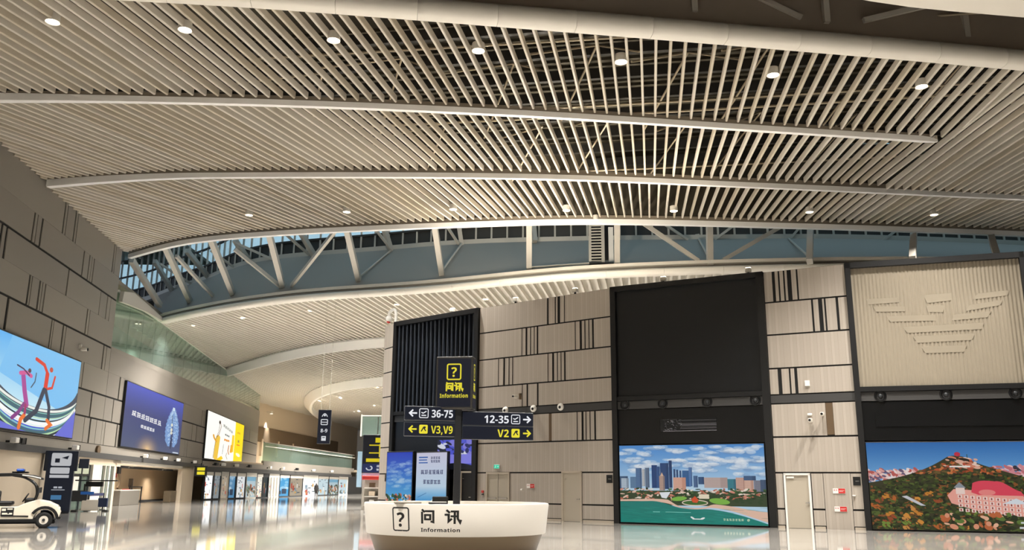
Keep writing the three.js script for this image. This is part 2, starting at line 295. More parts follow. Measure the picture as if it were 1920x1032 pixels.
// posts and struts of the long truss between the two layers
{
  const tr = thing('roof_truss', 'long row of slanted grey steel posts and struts between the two ceiling layers', 'truss');
  const posts = [[-27.75, -62.76, -27.9, 15.5, -68.0], [-23.7, -58.29, -25.43, 15.62, -68.13], [-19.94, -56.42, -20.62, 15.3, -63.52], [-15.61, -54.38, -16.27, 15.31, -60.94], [-10.39, -53.03, -10.52, 15.34, -58.7], [-4.8, -52.17, -4.66, 15.33, -56.63], [1.02, -51.56, 1.08, 15.06, -54.18], [6.31, -50.86, 6.42, 14.88, -52.16], [11.85, -50.71, 11.76, 14.7, -50.66], [18.07, -51.09, 17.2, 14.55, -49.2], [24.51, -51.47, 22.7, 14.45, -48.2], [29.45, -52.14, 27, 14.4, -47.4]];
  for (const [x, z, bx, by, bz] of posts) { const k = .12; add('post', bar([x + (x - bx) * k, 17.2 + (17.2 - by) * k, z + (z - bz) * k], [bx - (x - bx) * .1, by - (17.2 - by) * .1, bz - (z - bz) * .1], 0.34, 0.42), M.steel, tr); }
  for (const [x, z, bx, by, bz] of [[-18.98, -58.15, -16.42, 15.24, -60.96], [-11.23, -53.53, -15.53, 15.16, -60.41], [7.9, -51.15, 11.15, 14.77, -50.93], [16.54, -51.35, 12.54, 14.77, -50.62], [-23.68, -60.02, -22.77, 15.5, -65.74]]) add('strut', bar([x, 17.2, z], [bx, by, bz], 0.2, 0.24), M.steel, tr);
  for (const [x, z, bx, bz] of [[-9.14, -60.16, -8.68, -60.89], [-3.76, -58.96, -3.52, -59.3], [1.45, -58.57, 1.55, -58.05], [12.68, -58.26, 12.62, -57.73], [18.86, -58.34, 18.59, -57.29], [25.1, -58.42, 24.65, -57.37], [30.02, -59.06, 29.36, -57.77], [-15.32, -60.6, -14.51, -62.58], [-20.81, -63.57, -19.99, -65.99], [-25.56, -66.79, -24.94, -71.65], [-29.45, -70.28, -29.5, -74.6]]) add('back_post', bar([x, 19.4, z], [bx, 17.9, bz], 0.3, 0.36), M.steel, tr);
  for (const [x, z, bx, bz] of [[-16.27, -59.94, -14.7, -63.48], [-9.62, -58.44, -8.58, -60.7], [-4.58, -57.66, -3.67, -59.3], [10.29, -57.25, 11.89, -57.31], [15.14, -57.12, 13.68, -57.25], [19.62, -57, 18.68, -57.11], [26.48, -57.43, 25, -57.18], [-28.69, -69.57, -26.92, -73], [-23.12, -65.23, -21.49, -67.2], [-20.57, -62.88, -17.65, -64.2]]) add('back_strut', bar([x, 19, z], [bx, 17.9, bz], 0.14, 0.16), M.steel, tr);
  for (const [a, b] of [[[-4.66, 15.4, -56.6], [-3.5, 17.95, -58.9]], [[-10.52, 15.42, -58.7], [-8.58, 17.98, -60.7]], [[11.76, 14.8, -50.66], [12.6, 17.95, -57.2]], [[17.2, 14.6, -49.2], [18.6, 17.95, -57]], [[1.1, 15.12, -54.2], [4.76, 15.0, -52.6]]]) add('tie', rod(a, b, 0.07), M.steel, tr);
  add('bottom_rail', tube([[-10.6, 15.5, -58.9], [-10.75, 16.2, -58.4], [-10.9, 17.3, -56]], 0.13, 12, 8), M.brown, tr, 'brown service pipe');
}
{
  const l = thing('ladder', 'pale steel ladder leaning under the ceiling edge strip beside a white post', 'ladder');
  const lx = (k) => [4.84 + .8 * k, 5.64];
  add('rail', bar([4.84, 15.0, -52.9], [4.9, 18.1, -53.4], 0.16, 0.1), M.steel, l); add('rail', bar([5.64, 15.0, -52.8], [5.7, 18.1, -53.3], 0.2, 0.1), M.steel, l);
  for (let i = 0; i < 14; i++) { const k = i / 14, h = 15.25 + 2.8 * k; add('rung', rod([4.85 + .05 * k, h, -52.95 - .5 * k], [5.65 + .05 * k, h, -52.85 - .5 * k], 0.045), M.steel, l); }
  add('back_panel', box(1.5, 3, .08, 5.6, 16.6, -53.6), M.black, l); add('foot_plate', box(1.5, .12, .9, 5.5, 14.98, -52.9), M.black, l); add('cabinet', box(.3, 2.3, .16, 6.2, 16.4, -53.35), M.white, l);
}

// ---------------------------------------------------------------- pictures on screens, signs and posters
const cityArt = canvas(1024, 540, (g, w, h) => {
  const sky = g.createLinearGradient(0, 0, 0, 300); sky.addColorStop(0, '#4f8fd6'); sky.addColorStop(1, '#bcd9ee'); g.fillStyle = sky; g.fillRect(0, 0, w, h);
  for (let i = 0; i < 70; i++) { const x = rnd() * w, y = 14 + rnd() * 190; for (let k = 0; k < 7; k++) { g.fillStyle = k < 3 ? 'rgba(120,150,190,.22)' : 'rgba(244,248,252,.32)'; g.beginPath(); g.ellipse(x + (rnd() - .5) * 90, y + (k < 3 ? 8 : 0) + (rnd() - .5) * 14, 20 + rnd() * 34, 6 + rnd() * 9, 0, 0, 7); g.fill(); } }
  const b = (x, y, W, H, c, lines = '#1f3350') => { g.fillStyle = c; g.fillRect(x, y, W, H); g.fillStyle = lines; g.globalAlpha = .35; for (let j = 4; j < H; j += 7) g.fillRect(x, y + j, W, 2); for (let i = 5; i < W; i += 11) g.fillRect(x + i, y, 1.5, H); g.globalAlpha = .28; g.fillRect(x + W * .7, y, W * .3, H); g.globalAlpha = 1; };
  b(0, 218, 60, 90, '#44607f'); b(10, 232, 56, 70, '#c3d2de'); b(78, 222, 60, 80, '#6b8cae'); b(120, 160, 44, 140, '#5d7da6'); b(166, 168, 22, 120, '#d4d2d0'); b(190, 158, 30, 140, '#6d7e95');
  b(238, 140, 40, 160, '#2b4a80'); b(272, 150, 26, 150, '#3d5f94'); b(300, 126, 62, 180, '#33507f'); b(364, 108, 22, 190, '#2c4470'); b(292, 216, 40, 100, '#c9a693'); g.fillStyle = '#d8b59c'; g.beginPath(); g.moveTo(300, 216); g.lineTo(312, 190); g.lineTo(324, 216); g.fill();
  b(396, 168, 14, 90, '#3a5580'); b(416, 172, 14, 90, '#3a5580'); b(438, 178, 14, 90, '#41618e'); b(458, 178, 60, 110, '#3b6ba2'); b(504, 156, 24, 130, '#5f86bd'); b(536, 214, 30, 80, '#54719c'); b(392, 226, 90, 90, '#e2b3a0', '#a0604c'); b(570, 222, 40, 50, '#3d5c86'); b(610, 226, 160, 70, '#c6b2ac', '#8a7470'); b(770, 236, 60, 74, '#3f8a96'); b(826, 226, 70, 110, '#d3ad9e', '#8a5a50'); b(884, 234, 60, 108, '#e0bba8', '#8a5a50'); b(880, 214, 80, 30, '#49688f'); b(946, 244, 60, 96, '#8c8a96'); b(988, 240, 40, 100, '#4c5f7c');
  g.fillStyle = '#39482f'; g.fillRect(0, 318, w, 100);
  for (let i = 0; i < 240; i++) { g.fillStyle = ['#d98f78', '#e8c3b0', '#2c4a2a', '#f0e2d4', '#b5654f', '#24351f', '#47663a'][i % 7]; const x = rnd() * w, y = 304 + rnd() * 74 * (x > 400 ? .9 : 1.1); g.beginPath(); g.ellipse(x, y, 6 + rnd() * 16, 2 + rnd() * 6, rnd() - .5, 0, 7); g.fill(); }
  g.fillStyle = '#2d4426'; for (let i = 0; i < 80; i++) { g.beginPath(); g.ellipse(370 + rnd() * 640, 340 + rnd() * 60, 14, 7, 0, 0, 7); g.fill(); }
  g.fillStyle = '#7fb84a'; g.beginPath(); g.ellipse(430, 372, 55, 15, -.1, 0, 7); g.fill(); g.beginPath(); g.ellipse(710, 386, 70, 20, .1, 0, 7); g.fill(); g.fillStyle = '#e9eef2'; g.beginPath(); g.moveTo(290, 330); g.lineTo(372, 326); g.lineTo(340, 372); g.lineTo(306, 366); g.fill();
  g.fillStyle = '#e9c2ac'; g.beginPath(); g.moveTo(0, 382); g.bezierCurveTo(200, 374, 300, 372, 350, 380); g.bezierCurveTo(400, 400, 400, 438, 560, 432); g.bezierCurveTo(640, 430, 640, 400, 700, 408); g.bezierCurveTo(840, 420, 900, 444, w, 452); g.lineTo(w, 520); g.bezierCurveTo(840, 462, 760, 432, 640, 430); g.bezierCurveTo(560, 450, 460, 440, 400, 424); g.bezierCurveTo(350, 394, 240, 388, 0, 394); g.fill();
  g.fillStyle = '#3f6b33'; g.beginPath(); g.ellipse(540, 398, 88, 18, 0, 0, 7); g.fill(); g.strokeStyle = '#efd9c8'; g.lineWidth = 6; g.stroke(); g.fillStyle = '#d9542f'; g.beginPath(); g.moveTo(542, 352); g.lineTo(568, 380); g.lineTo(556, 398); g.lineTo(526, 396); g.lineTo(514, 376); g.fill(); g.fillStyle = '#efe3c8'; g.fillRect(570, 340, 70, 30);
  const sea = g.createLinearGradient(0, 390, 0, 540); sea.addColorStop(0, '#1f7d74'); sea.addColorStop(1, '#12877a'); g.fillStyle = sea; g.beginPath(); g.moveTo(0, 396); g.lineTo(240, 390); g.bezierCurveTo(360, 396, 380, 446, 560, 442); g.bezierCurveTo(640, 436, 760, 440, w, 530); g.lineTo(w, h); g.lineTo(0, h); g.fill();
  for (let i = 0; i < 90; i++) { g.fillStyle = `rgba(${rnd() > .5 ? '90,190,170' : '10,80,76'},.16)`; g.beginPath(); g.ellipse(rnd() * w, 420 + rnd() * 120, 40, 3, .05, 0, 7); g.fill(); }
  g.fillStyle = '#f4f6f4'; g.beginPath(); g.ellipse(520, 500, 16, 6, .5, 0, 7); g.ellipse(590, 502, 16, 6, -.3, 0, 7); g.fill(); g.fillRect(520, 504, 70, 6); g.fillStyle = '#7fd0c0'; g.fillRect(240, 462, 50, 5); g.fillRect(330, 462, 180, 4);
  g.strokeStyle = '#e8f0c8'; for (let i = 0; i < 7; i++) hanzi(g, 730 + i * 20, 498, 16, 2); g.font = 'bold 22px sans-serif'; g.fillStyle = '#e8f0c8'; g.fillText('@', 888, 514);
});
const hillArt = canvas(1024, 560, (g, w, h) => {
  const sky = g.createLinearGradient(0, 0, 0, 220); sky.addColorStop(0, '#2f6fb8'); sky.addColorStop(1, '#74aee2'); g.fillStyle = sky; g.fillRect(0, 0, w, h);
  const blob = (x, y, a, b, c, t = 0) => { g.fillStyle = c; g.beginPath(); g.ellipse(x, y, a, b, t, 0, 7); g.fill(); };
  for (let i = 0; i < 150; i++) blob(rnd() * 300, 178 + rnd() * 70, 8 + rnd() * 14, 5 + rnd() * 7, ['#e8a9a4', '#f2d5d0', '#c2605a', '#6c5a78', '#f7e6e2'][i % 5], rnd());
  for (let i = 0; i < 150; i++) blob(740 + rnd() * 290, 158 + rnd() * 90, 10 + rnd() * 18, 5 + rnd() * 8, ['#e6a6ad', '#f0c8cc', '#c8747c', '#3a3440', '#d98f98'][i % 5], rnd());
  g.fillStyle = '#3b3a22'; g.beginPath(); g.moveTo(0, 262); g.bezierCurveTo(200, 230, 340, 190, 480, 96); g.bezierCurveTo(520, 80, 580, 84, 620, 120); g.bezierCurveTo(700, 160, 760, 170, w, 260); g.lineTo(w, h); g.lineTo(0, h); g.fill();
  const ridge = (x) => 96 + Math.abs(x - 545) * (x < 545 ? .34 : .3) + 10;
  for (let i = 0; i < 2600; i++) { const x = rnd() * w, y0 = ridge(x), y = y0 + Math.pow(rnd(), .8) * (h - y0); const c = y < 200 ? ['#b4552c', '#8a3f22', '#4c4a26', '#c97843', '#6b5a30'] : ['#2e3a18', '#44521f', '#55662c', '#1d2410', '#8a5228', '#2a3314', '#39451c', '#1a200e']; blob(x, y, 5 + rnd() * 13, 3 + rnd() * 6, c[i % c.length], (rnd() - .5) * .6); }
  for (let i = 0; i < 24; i++) { const x = rnd() * w * .62, y = 330 + rnd() * 220, q = ['#c98330', '#b8642a', '#cf8f48', '#9a4a28', '#d8923c', '#75903a'][i % 6]; for (let k = 0; k < 9; k++) blob(x + (rnd() - .5) * 44, y + (rnd() - .5) * 26, 6 + rnd() * 11, 4 + rnd() * 6, k % 3 ? q : '#6a4420', rnd()); }
  for (let i = 0; i < 40; i++) blob(450 + rnd() * 200, 100 + rnd() * 70, 10 + rnd() * 22, 4 + rnd() * 6, ['#d8876c', '#f0d0c0', '#2c241c', '#b9543a', '#e6b09a'][i % 5], .2);
  blob(542, 78, 18, 14, '#c8324a'); g.fillStyle = '#2d4a30'; g.fillRect(596, 78, 4, 24);
  g.fillStyle = '#f3ece4'; g.fillRect(490, 152, 120, 10);
  g.fillStyle = '#f2a99a'; g.beginPath(); g.moveTo(460, 340); g.lineTo(500, 300); g.lineTo(880, 322); g.lineTo(930, 400); g.lineTo(930, 500); g.lineTo(900, 470); g.lineTo(640, 440); g.lineTo(480, 390); g.fill();
  g.fillStyle = '#e2475c'; g.beginPath(); g.moveTo(600, 320); g.lineTo(612, 262); g.bezierCurveTo(650, 240, 700, 246, 740, 250); g.bezierCurveTo(790, 240, 830, 300, 880, 312); g.lineTo(900, 340); g.lineTo(640, 336); g.fill(); g.fillStyle = '#f08a86'; g.beginPath(); g.ellipse(690, 320, 48, 18, 0, 0, 7); g.fill();
  g.fillStyle = '#8f97a0'; g.beginPath(); g.moveTo(500, 292); g.lineTo(536, 256); g.lineTo(572, 292); g.fill(); g.fillStyle = '#f6dcd2'; g.fillRect(512, 292, 52, 40);
  for (let r = 0; r < 4; r++) for (let c = 0; c < 11; c++) { g.fillStyle = '#f8e0d6'; g.fillRect(520 + c * 36, 336 + r * 28 + c * 3, 24, 20); g.fillStyle = '#a24a48'; g.fillRect(527 + c * 36, 340 + r * 28 + c * 3, 9, 13); }
  g.fillStyle = '#dfe6ee'; g.beginPath(); g.moveTo(770, 390); g.lineTo(850, 356); g.lineTo(920, 392); g.fill(); g.fillStyle = '#cfd0d8'; g.beginPath(); g.moveTo(190, 350); g.lineTo(220, 344); g.lineTo(330, 408); g.lineTo(300, 408); g.fill();
  for (let i = 0; i < 40; i++) blob(400 + rnd() * 480, 450 + rnd() * 90, 10 + rnd() * 20, 6 + rnd() * 12, ['#e39a78', '#24301a', '#5f7a36', '#c2683c', '#f0b898'][i % 5], rnd()); g.fillStyle = '#d8dce0'; g.fillRect(860, 500, 140, 10); g.fillRect(850, 530, 90, 12);
});
const danceArt = canvas(640, 400, (g, w, h) => {
  g.fillStyle = '#2b48d8'; g.fillRect(0, 0, w, h);
  const disc = g.createLinearGradient(0, 0, 0, h); disc.addColorStop(0, '#5fb4f4'); disc.addColorStop(.7, '#c8ecfb'); g.fillStyle = disc; g.beginPath(); g.ellipse(350, 130, 330, 240, .12, 0, 7); g.fill(); g.fillStyle = '#7cc4f6'; g.beginPath(); g.moveTo(150, 0); g.lineTo(w, 0); g.lineTo(w, 250); g.lineTo(560, 290); g.lineTo(100, 170); g.fill();
  g.strokeStyle = '#3c4658'; g.lineWidth = 34; g.beginPath(); g.ellipse(330, 110, 330, 190, .1, .15, 2.9); g.stroke();
  for (let i = 0; i < 16; i++) { g.strokeStyle = ['#f2f6ee', '#8fd0c4', '#3f6a78', '#bfe4b0', '#20303c', '#ffffff'][i % 6]; g.lineWidth = 4 + rnd() * 12; g.beginPath(); g.ellipse(330, 120 + i * 6, 350 - i * 3, 170 + i * 7, .1, .1 + rnd() * .2, 2.9); g.stroke(); }
  g.fillStyle = '#6a70d8'; g.beginPath(); g.moveTo(0, 330); g.quadraticCurveTo(300, 420, 420, 400); g.lineTo(0, 400); g.fill(); g.beginPath(); g.moveTo(w, 260); g.lineTo(w, 400); g.lineTo(500, 400); g.fill();
  g.lineCap = 'round'; const limb = (c, lw, ...p) => { g.strokeStyle = c; g.lineWidth = lw; g.beginPath(); g.moveTo(...p[0]); for (let i = 1; i < p.length; i++) g.lineTo(...p[i]); g.stroke(); };
  limb('#e2402c', 17, [312, 66], [368, 80], [400, 120], [396, 190]); limb('#e2402c', 12, [400, 190], [440, 176], [452, 120]); limb('#e2402c', 26, [396, 120], [394, 186]); g.fillStyle = '#d0482c'; g.beginPath(); g.arc(420, 92, 12, 0, 7); g.fill();
  limb('#343c50', 24, [386, 196], [352, 300], [290, 350]); limb('#343c50', 20, [398, 196], [436, 270], [440, 330]); limb('#f07830', 20, [280, 330], [262, 350], [256, 388]); limb('#f07830', 18, [432, 334], [462, 352], [430, 374]);
  limb('#b04a9a', 26, [244, 160], [262, 220], [286, 282]); limb('#d85a9a', 18, [224, 150], [260, 140], [292, 150]); limb('#402a50', 6, [200, 120], [240, 128], [280, 150]); limb('#46506a', 6, [300, 200], [320, 170], [322, 130]); limb('#8a3a86', 18, [270, 280], [244, 320], [210, 350]); limb('#a8326a', 14, [280, 284], [282, 320]); g.fillStyle = '#503040'; g.beginPath(); g.arc(278, 128, 10, 0, 7); g.fill();
});
const lungArt = canvas(512, 400, (g, w, h) => {
  const b = g.createLinearGradient(0, 0, 0, h); b.addColorStop(0, '#3a52d0'); b.addColorStop(.45, '#3a4684'); b.addColorStop(1, '#5a6484'); g.fillStyle = b; g.fillRect(0, 0, w, h);
  const s = g.createRadialGradient(200, 400, 5, 200, 400, 110); s.addColorStop(0, '#ffd8a0'); s.addColorStop(1, 'rgba(160,120,110,0)'); g.fillStyle = s; g.fillRect(0, 260, w, 140);
  g.strokeStyle = '#ffffff'; for (let i = 0; i < 7; i++) hanzi(g, 52 + i * 36, 166 + i * 3, 34, 5.5); for (let i = 0; i < 5; i++) hanzi(g, 130 + i * 24, 242 + i * 2, 22, 4);
  for (const side of [-1, 1]) { g.fillStyle = '#7fa8e0'; g.beginPath(); g.moveTo(416, 62); for (let i = 0; i <= 20; i++) { const t = i / 20, o = 62 * Math.pow(Math.sin(Math.min(1, t * 1.15) * 2.2), .8) * (t < .95 ? 1 : .6) + (i % 2) * 7; g.lineTo(416 + side * (4 + Math.max(0, o)), 62 + t * 290); } g.lineTo(416 + side * 14, 352); g.lineTo(416 + side * 10, 240); g.lineTo(416, 180); g.fill(); g.fillStyle = '#c4defa'; for (let i = 0; i < 46; i++) { const t = .1 + rnd() * .85, o = 8 + rnd() * 48 * Math.sin(Math.min(1, t * 1.15) * 2.2); g.beginPath(); g.ellipse(416 + side * Math.max(6, o), 62 + t * 280, 8, 3, side * .5, 0, 7); g.fill(); } }
  g.fillStyle = '#dcefff'; g.fillRect(402, 58, 22, 26); g.fillStyle = '#f4f0d8'; for (const y of [190, 226, 250]) { g.beginPath(); g.ellipse(408, y, 10, 12, 0, 0, 7); g.fill(); } g.fillStyle = '#1c2c50'; g.fillRect(404, 120, 5, 54); g.fillRect(408, 280, 8, 90);
  g.fillStyle = '#e8f2ff'; g.fillRect(440, 388, 60, 8);
});
const cartoonArt = canvas(400, 400, (g, w, h) => {
  g.fillStyle = '#fdfdf6'; g.fillRect(0, 0, w, h); g.fillStyle = '#ffe30a'; g.fillRect(292, 0, 108, h);
  g.lineCap = 'round'; const limb = (c, lw, ...p) => { g.strokeStyle = c; g.lineWidth = lw; g.beginPath(); g.moveTo(...p[0]); for (let i = 1; i < p.length; i++) g.lineTo(...p[i]); g.stroke(); };
  limb('#f0c440', 40, [100, 380], [112, 200]); limb('#6a5040', 3, [76, 390], [90, 220], [112, 150], [120, 70]); limb('#e2a020', 14, [96, 240], [72, 210], [66, 190]); limb('#8a5a48', 4, [120, 60], [136, 90], [118, 170], [100, 200]); g.fillStyle = '#3a2a24'; g.beginPath(); g.ellipse(118, 62, 9, 16, 0, 0, 7); g.fill();
  g.strokeStyle = '#8a8a84'; for (let i = 0; i < 5; i++) hanzi(g, 152 + i * 22, 66 + i * 8, 24, 3.5); g.strokeStyle = '#444'; for (let i = 0; i < 3; i++) hanzi(g, 178 + i * 18, 148 + i * 3, 15, 3); g.strokeStyle = '#e89020'; for (let i = 0; i < 3; i++) hanzi(g, 174 + i * 20, 196, 18, 5);
  limb('#ffd21a', 26, [274, 150], [272, 290]); limb('#f2b020', 24, [262, 250], [258, 300]); limb('#c8782c', 9, [230, 250], [224, 300], [236, 330]); limb('#444', 3, [172, 250], [166, 340]); limb('#ffd21a', 30, [130, 398], [156, 378]); limb('#8a6a40', 4, [214, 320], [206, 350], [222, 380]);
  g.strokeStyle = '#c8a018'; for (let i = 0; i < 2; i++) hanzi(g, 318 + i * 20, 90, 18, 4); g.strokeStyle = '#556'; hanzi(g, 330, 170, 24, 4); g.fillStyle = '#e06030'; g.fillRect(320, 216, 40, 10); g.fillStyle = '#fffbe0'; g.beginPath(); g.ellipse(346, 320, 30, 16, .4, 0, 7); g.fill();
});
const beachArt = canvas(256, 384, (g, w, h) => {
  const s = g.createLinearGradient(0, 0, 0, 260); s.addColorStop(0, '#2c46c8'); s.addColorStop(1, '#4aa8e4'); g.fillStyle = s; g.fillRect(0, 0, w, h);
  for (let i = 0; i < 60; i++) { g.fillStyle = 'rgba(220,238,250,.25)'; g.beginPath(); g.ellipse(rnd() * w, 60 + rnd() * 170, 30, 8, -.1, 0, 7); g.fill(); }
  for (let i = 0; i < 160; i++) { g.fillStyle = ['#2c5a34', '#e0a890', '#f0e4d8', '#1c3a2a', '#c86a58', '#587a44'][i % 6]; g.beginPath(); g.ellipse(rnd() * w, 270 + rnd() * 114, 6 + rnd() * 18, 4 + rnd() * 9, rnd(), 0, 7); g.fill(); }
});
const noticeArt = canvas(256, 400, (g, w, h) => {
  const s = g.createLinearGradient(0, 0, 0, h); s.addColorStop(0, '#d4d2ea'); s.addColorStop(.55, '#c4dcf0'); s.addColorStop(.8, '#3f9bdc'); s.addColorStop(1, '#5cb4e6'); g.fillStyle = s; g.fillRect(0, 0, w, h);
  g.fillStyle = '#2f62b4'; g.fillRect(20, 26, 76, 8); g.fillRect(20, 44, 70, 7); g.fillRect(20, 62, 76, 7); g.strokeStyle = '#3c4468'; for (let i = 0; i < 4; i++) { hanzi(g, 122 + i * 20, 26, 17, 2.5); hanzi(g, 122 + i * 20, 48, 17, 2.5); }
  g.strokeStyle = '#39406a'; for (let i = 0; i < 6; i++) hanzi(g, 40 + i * 32, 112, 28, 4); for (let i = 0; i < 5; i++) hanzi(g, 60 + i * 30, 176, 27, 4);
  g.fillStyle = 'rgba(240,248,255,.75)'; for (const [x, y] of [[180, 300], [70, 330], [120, 388]]) { g.beginPath(); g.ellipse(x, y, 46, 14, -.2, 0, 7); g.fill(); } g.strokeStyle = '#2a6aa8'; g.lineWidth = 3; g.beginPath(); g.moveTo(20, 290); g.lineTo(90, 262); g.stroke();
});
const coveArt = canvas(256, 160, (g, w, h) => { g.fillStyle = '#4a56d8'; g.fillRect(0, 0, w, h); for (let i = 0; i < 60; i++) { g.fillStyle = ['#8a86e8', '#e8ecfa', '#2b2f6a', '#1c2038', '#5a62e0'][i % 5]; g.beginPath(); g.ellipse(rnd() * w, rnd() * 90, 10 + rnd() * 30, 5 + rnd() * 14, rnd() * .4, 0, 7); g.fill(); } g.fillStyle = '#8d8cf4'; g.fillRect(0, 80, w, 50); g.fillStyle = '#10131c'; g.beginPath(); g.moveTo(0, 160); g.lineTo(0, 146); g.quadraticCurveTo(130, 110, w, 140); g.lineTo(w, 160); g.fill(); });

// ---------------------------------------------------------------- right wall, in flat bays along a gentle curve
const PTS = { a0: [-7.61, -52.2], a: [-6.81, -50.9], b: [-1.7, -46.4], c: [4.74, -41.2], d: [11.1, -37.8], e: [14.1, -36.2], f: [20.5, -34.1], g: [29, -31.8], h: [44, -29] };
const WH = 10.9;
function bay(i, j) { const A = PTS[i], B = PTS[j], l = Math.hypot(B[0] - A[0], B[1] - A[1]), dx = (B[0] - A[0]) / l, dz = (B[1] - A[1]) / l; return { A, l, dx, dz, turn: Math.atan2(-dz, dx), at: (u, v, o = 0) => [A[0] + dx * u - dz * o, v, A[1] + dz * u + dx * o] }; }
const onBay = (o, b, u, v, out = 0) => { o.position.set(...b.at(u, v, out)); o.rotation.y = b.turn; return o; };
function bayGroup(b, parent) { return (geo) => geo.rotateY(b.turn).translate(b.A[0], 0, b.A[1]); }
const wallRight = structure('wall_right');
// a cladding: rows of panels parted by dark joints, with narrow upright gaps; holes are left for doors
function clad(b, rows, parent, mat, opt = {}) {
  const put = bayGroup(b), t = opt.t ?? 0.03, gap = opt.gap ?? 0.07, u0 = opt.u0 ?? 0, u1 = opt.u1 ?? b.l;
  for (const [v0, v1, slots = [], holes = []] of rows) {
    const cuts = [...slots.map(([u, w]) => [u - w / 2, u + w / 2]), ...holes].sort((p, q) => p[0] - q[0]);
    let at = u0 + 0.015; const add1 = (x0, x1) => { if (x1 - x0 > 0.04) add('panel', put(box(x1 - x0, v1 - v0 - (opt.flush ? 0.008 : gap), t, (x0 + x1) / 2, (v0 + v1) / 2, -t / 2)), typeof mat === 'function' ? mat() : mat, parent); };
    for (const [x0, x1] of cuts) { add1(at, x0); at = Math.max(at, x1); }
    add1(at, u1 - 0.015);
  }
}
const back = (b, t = 0.3, h = WH, off = 0.035) => add('backing', bayGroup(b)(box(b.l, h - 0.02, t, b.l / 2, (h - 0.02) / 2, -off - t / 2)), M.backing, wallRight);
const bA0 = bay('a0', 'a'), bA = bay('a', 'b'), bB = bay('b', 'c'), bC = bay('c', 'd'), bD = bay('d', 'e'), bE = bay('e', 'f'), bF = bay('f', 'g'), bG = bay('g', 'h');
for (const b of [bA0, bB, bD, bF, bG]) back(b); for (const b of [bA, bC, bE]) back(b, 0.3, WH, 0.12);
const S = (...l) => l.map(([u, w]) => [u, w]);
clad(bA0, [[9.48, 10.9], [8.03, 9.48], [6.6, 8.03], [5.1, 6.6], [3.7, 5.1], [2.22, 3.7], [0.76, 2.22], [0.08, 0.76]], wallRight, M.panel);
clad(bB, [[9.5, 10.9, S([4.52, .116], [4.99, .073], [5.2, .170], [5.55, .062])], [8.06, 9.5, S([2.87, .062], [3.16, .127], [3.43, .073], [3.66, .062], [3.87, .106], [6.19, .062], [6.51, .138], [6.76, .073], [6.99, .062], [7.22, .116])],
  [6.62, 8.06, S([1.33, .062], [1.71, .127], [2.04, .073], [2.28, .073], [4.53, .062], [4.84, .127], [5.1, .062], [5.32, .062], [5.55, .106])], [5.47, 6.62, S([2.91, .062], [3.23, .106], [3.89, .106])],
  [3.72, 5.1, S([4.66, .176], [6.25, .062], [6.56, .127], [6.76, .062], [6.99, .062], [7.27, .106])], [2.25, 3.72], [0.78, 2.25, [], [[.58, 2.18], [5.3, 6.52]]], [0.1, 0.78, [], [[.58, 2.18], [5.3, 6.52]]]], wallRight, M.panel);
clad(bD, [[9.5, 10.9, S([.43, .127], [.66, .073], [.88, .073], [1.1, .181], [1.43, .073])], [8.06, 9.5, S([1.98, .084], [2.31, .170], [2.5, .073], [2.99, .106])], [6.6, 8.06], [5.47, 6.6, S([.44, .159], [.86, .073], [1.11, .127])],
  [3.7, 5.1, S([2.35, .3])], [2.23, 3.7], [0.77, 2.23, [], [[.3, 1.45], [1.9, 2.98]]], [0.1, 0.77, [], [[.3, 1.45], [1.9, 2.98]]]], wallRight, M.panel);
clad(bF, [[9.5, 10.9, S([2, .1], [2.3, .06])], [8.06, 9.5, S([4, .1], [4.3, .06])], [6.6, 8.06], [5.47, 6.6], [3.7, 5.1], [2.23, 3.7], [0.77, 2.23], [0.1, 0.77]], wallRight, M.panel);
clad(bG, [[8.06, 10.9], [5.47, 8.06], [2.23, 5.1], [0.1, 2.23]], wallRight, M.panel);
add('hatch_panel', bayGroup(bD)(box(1.04, 2.2, .03, 2.44, 1.1, -.015)), M.panel, wallRight);
for (const [b, u, w] of [[bB, 4.66, .2], [bD, 2.35, .28]]) add('brown_inlay', bayGroup(b)(box(w, 1.3, .03, u, 4.41, -.018)), M.brown, wallRight);
for (const b of [bA0, bB, bD, bF, bG]) add('band', bayGroup(b)(box(b.l, .33, .06, b.l / 2, 5.285, -.035)), M.band, wallRight);
for (const [b, u0, u1] of [[bA0, 0, bA0.l], [bB, 0, .55], [bB, 2.2, 5.28], [bB, 6.54, bB.l], [bD, 0, .28], [bD, 1.47, 1.88], [bD, 3, bD.l], [bF, 0, bF.l]]) { const m = add('baseboard', bayGroup(b)(box(u1 - u0, .1, .1, (u0 + u1) / 2, .05, -.03)), M.panelEdge, wallRight); }
// black picture frames with their screens
function blackFrame(b, v0, uL, uR, topV) {
  const put = bayGroup(b), bars = [box(uL, WH, .3, uL / 2, WH / 2, .0), box(b.l - uR, WH, .3, (b.l + uR) / 2, WH / 2, .0), box(b.l, WH - topV, .3, b.l / 2, (WH + topV) / 2, 0)];
  for (const g of bars) add('frame_bar', put(g), M.black, wallRight);
  add('lower_panel', put(box(uR - uL, 1.55, .1, (uL + uR) / 2, 4.27, -.05)), M.blackGloss, wallRight);
  add('lower_rail', put(box(uR - uL, .2, .22, (uL + uR) / 2, 5.56, 0)), M.black, wallRight);
  add('lamp_rail', put(box(uR - uL, .36, .1, (uL + uR) / 2, 5.26, -.02)), M.band, wallRight);
}
blackFrame(bC, 0, .25, 6.9, 10.66); blackFrame(bE, 0, .21, 6.55, 10.66);
add('dark_panel', bayGroup(bC)(box(6.65, 4.98, .06, 3.58, 8.17, -.08)), std(0x0d0f12, .4), wallRight);
function rectLamp(b, u, v, w, h, out, color, k) { const l = new THREE.RectAreaLight(color, k, w, h); l.position.set(...b.at(u, v, out)); l.rotation.y = b.turn + Math.PI; scene.add(l); }
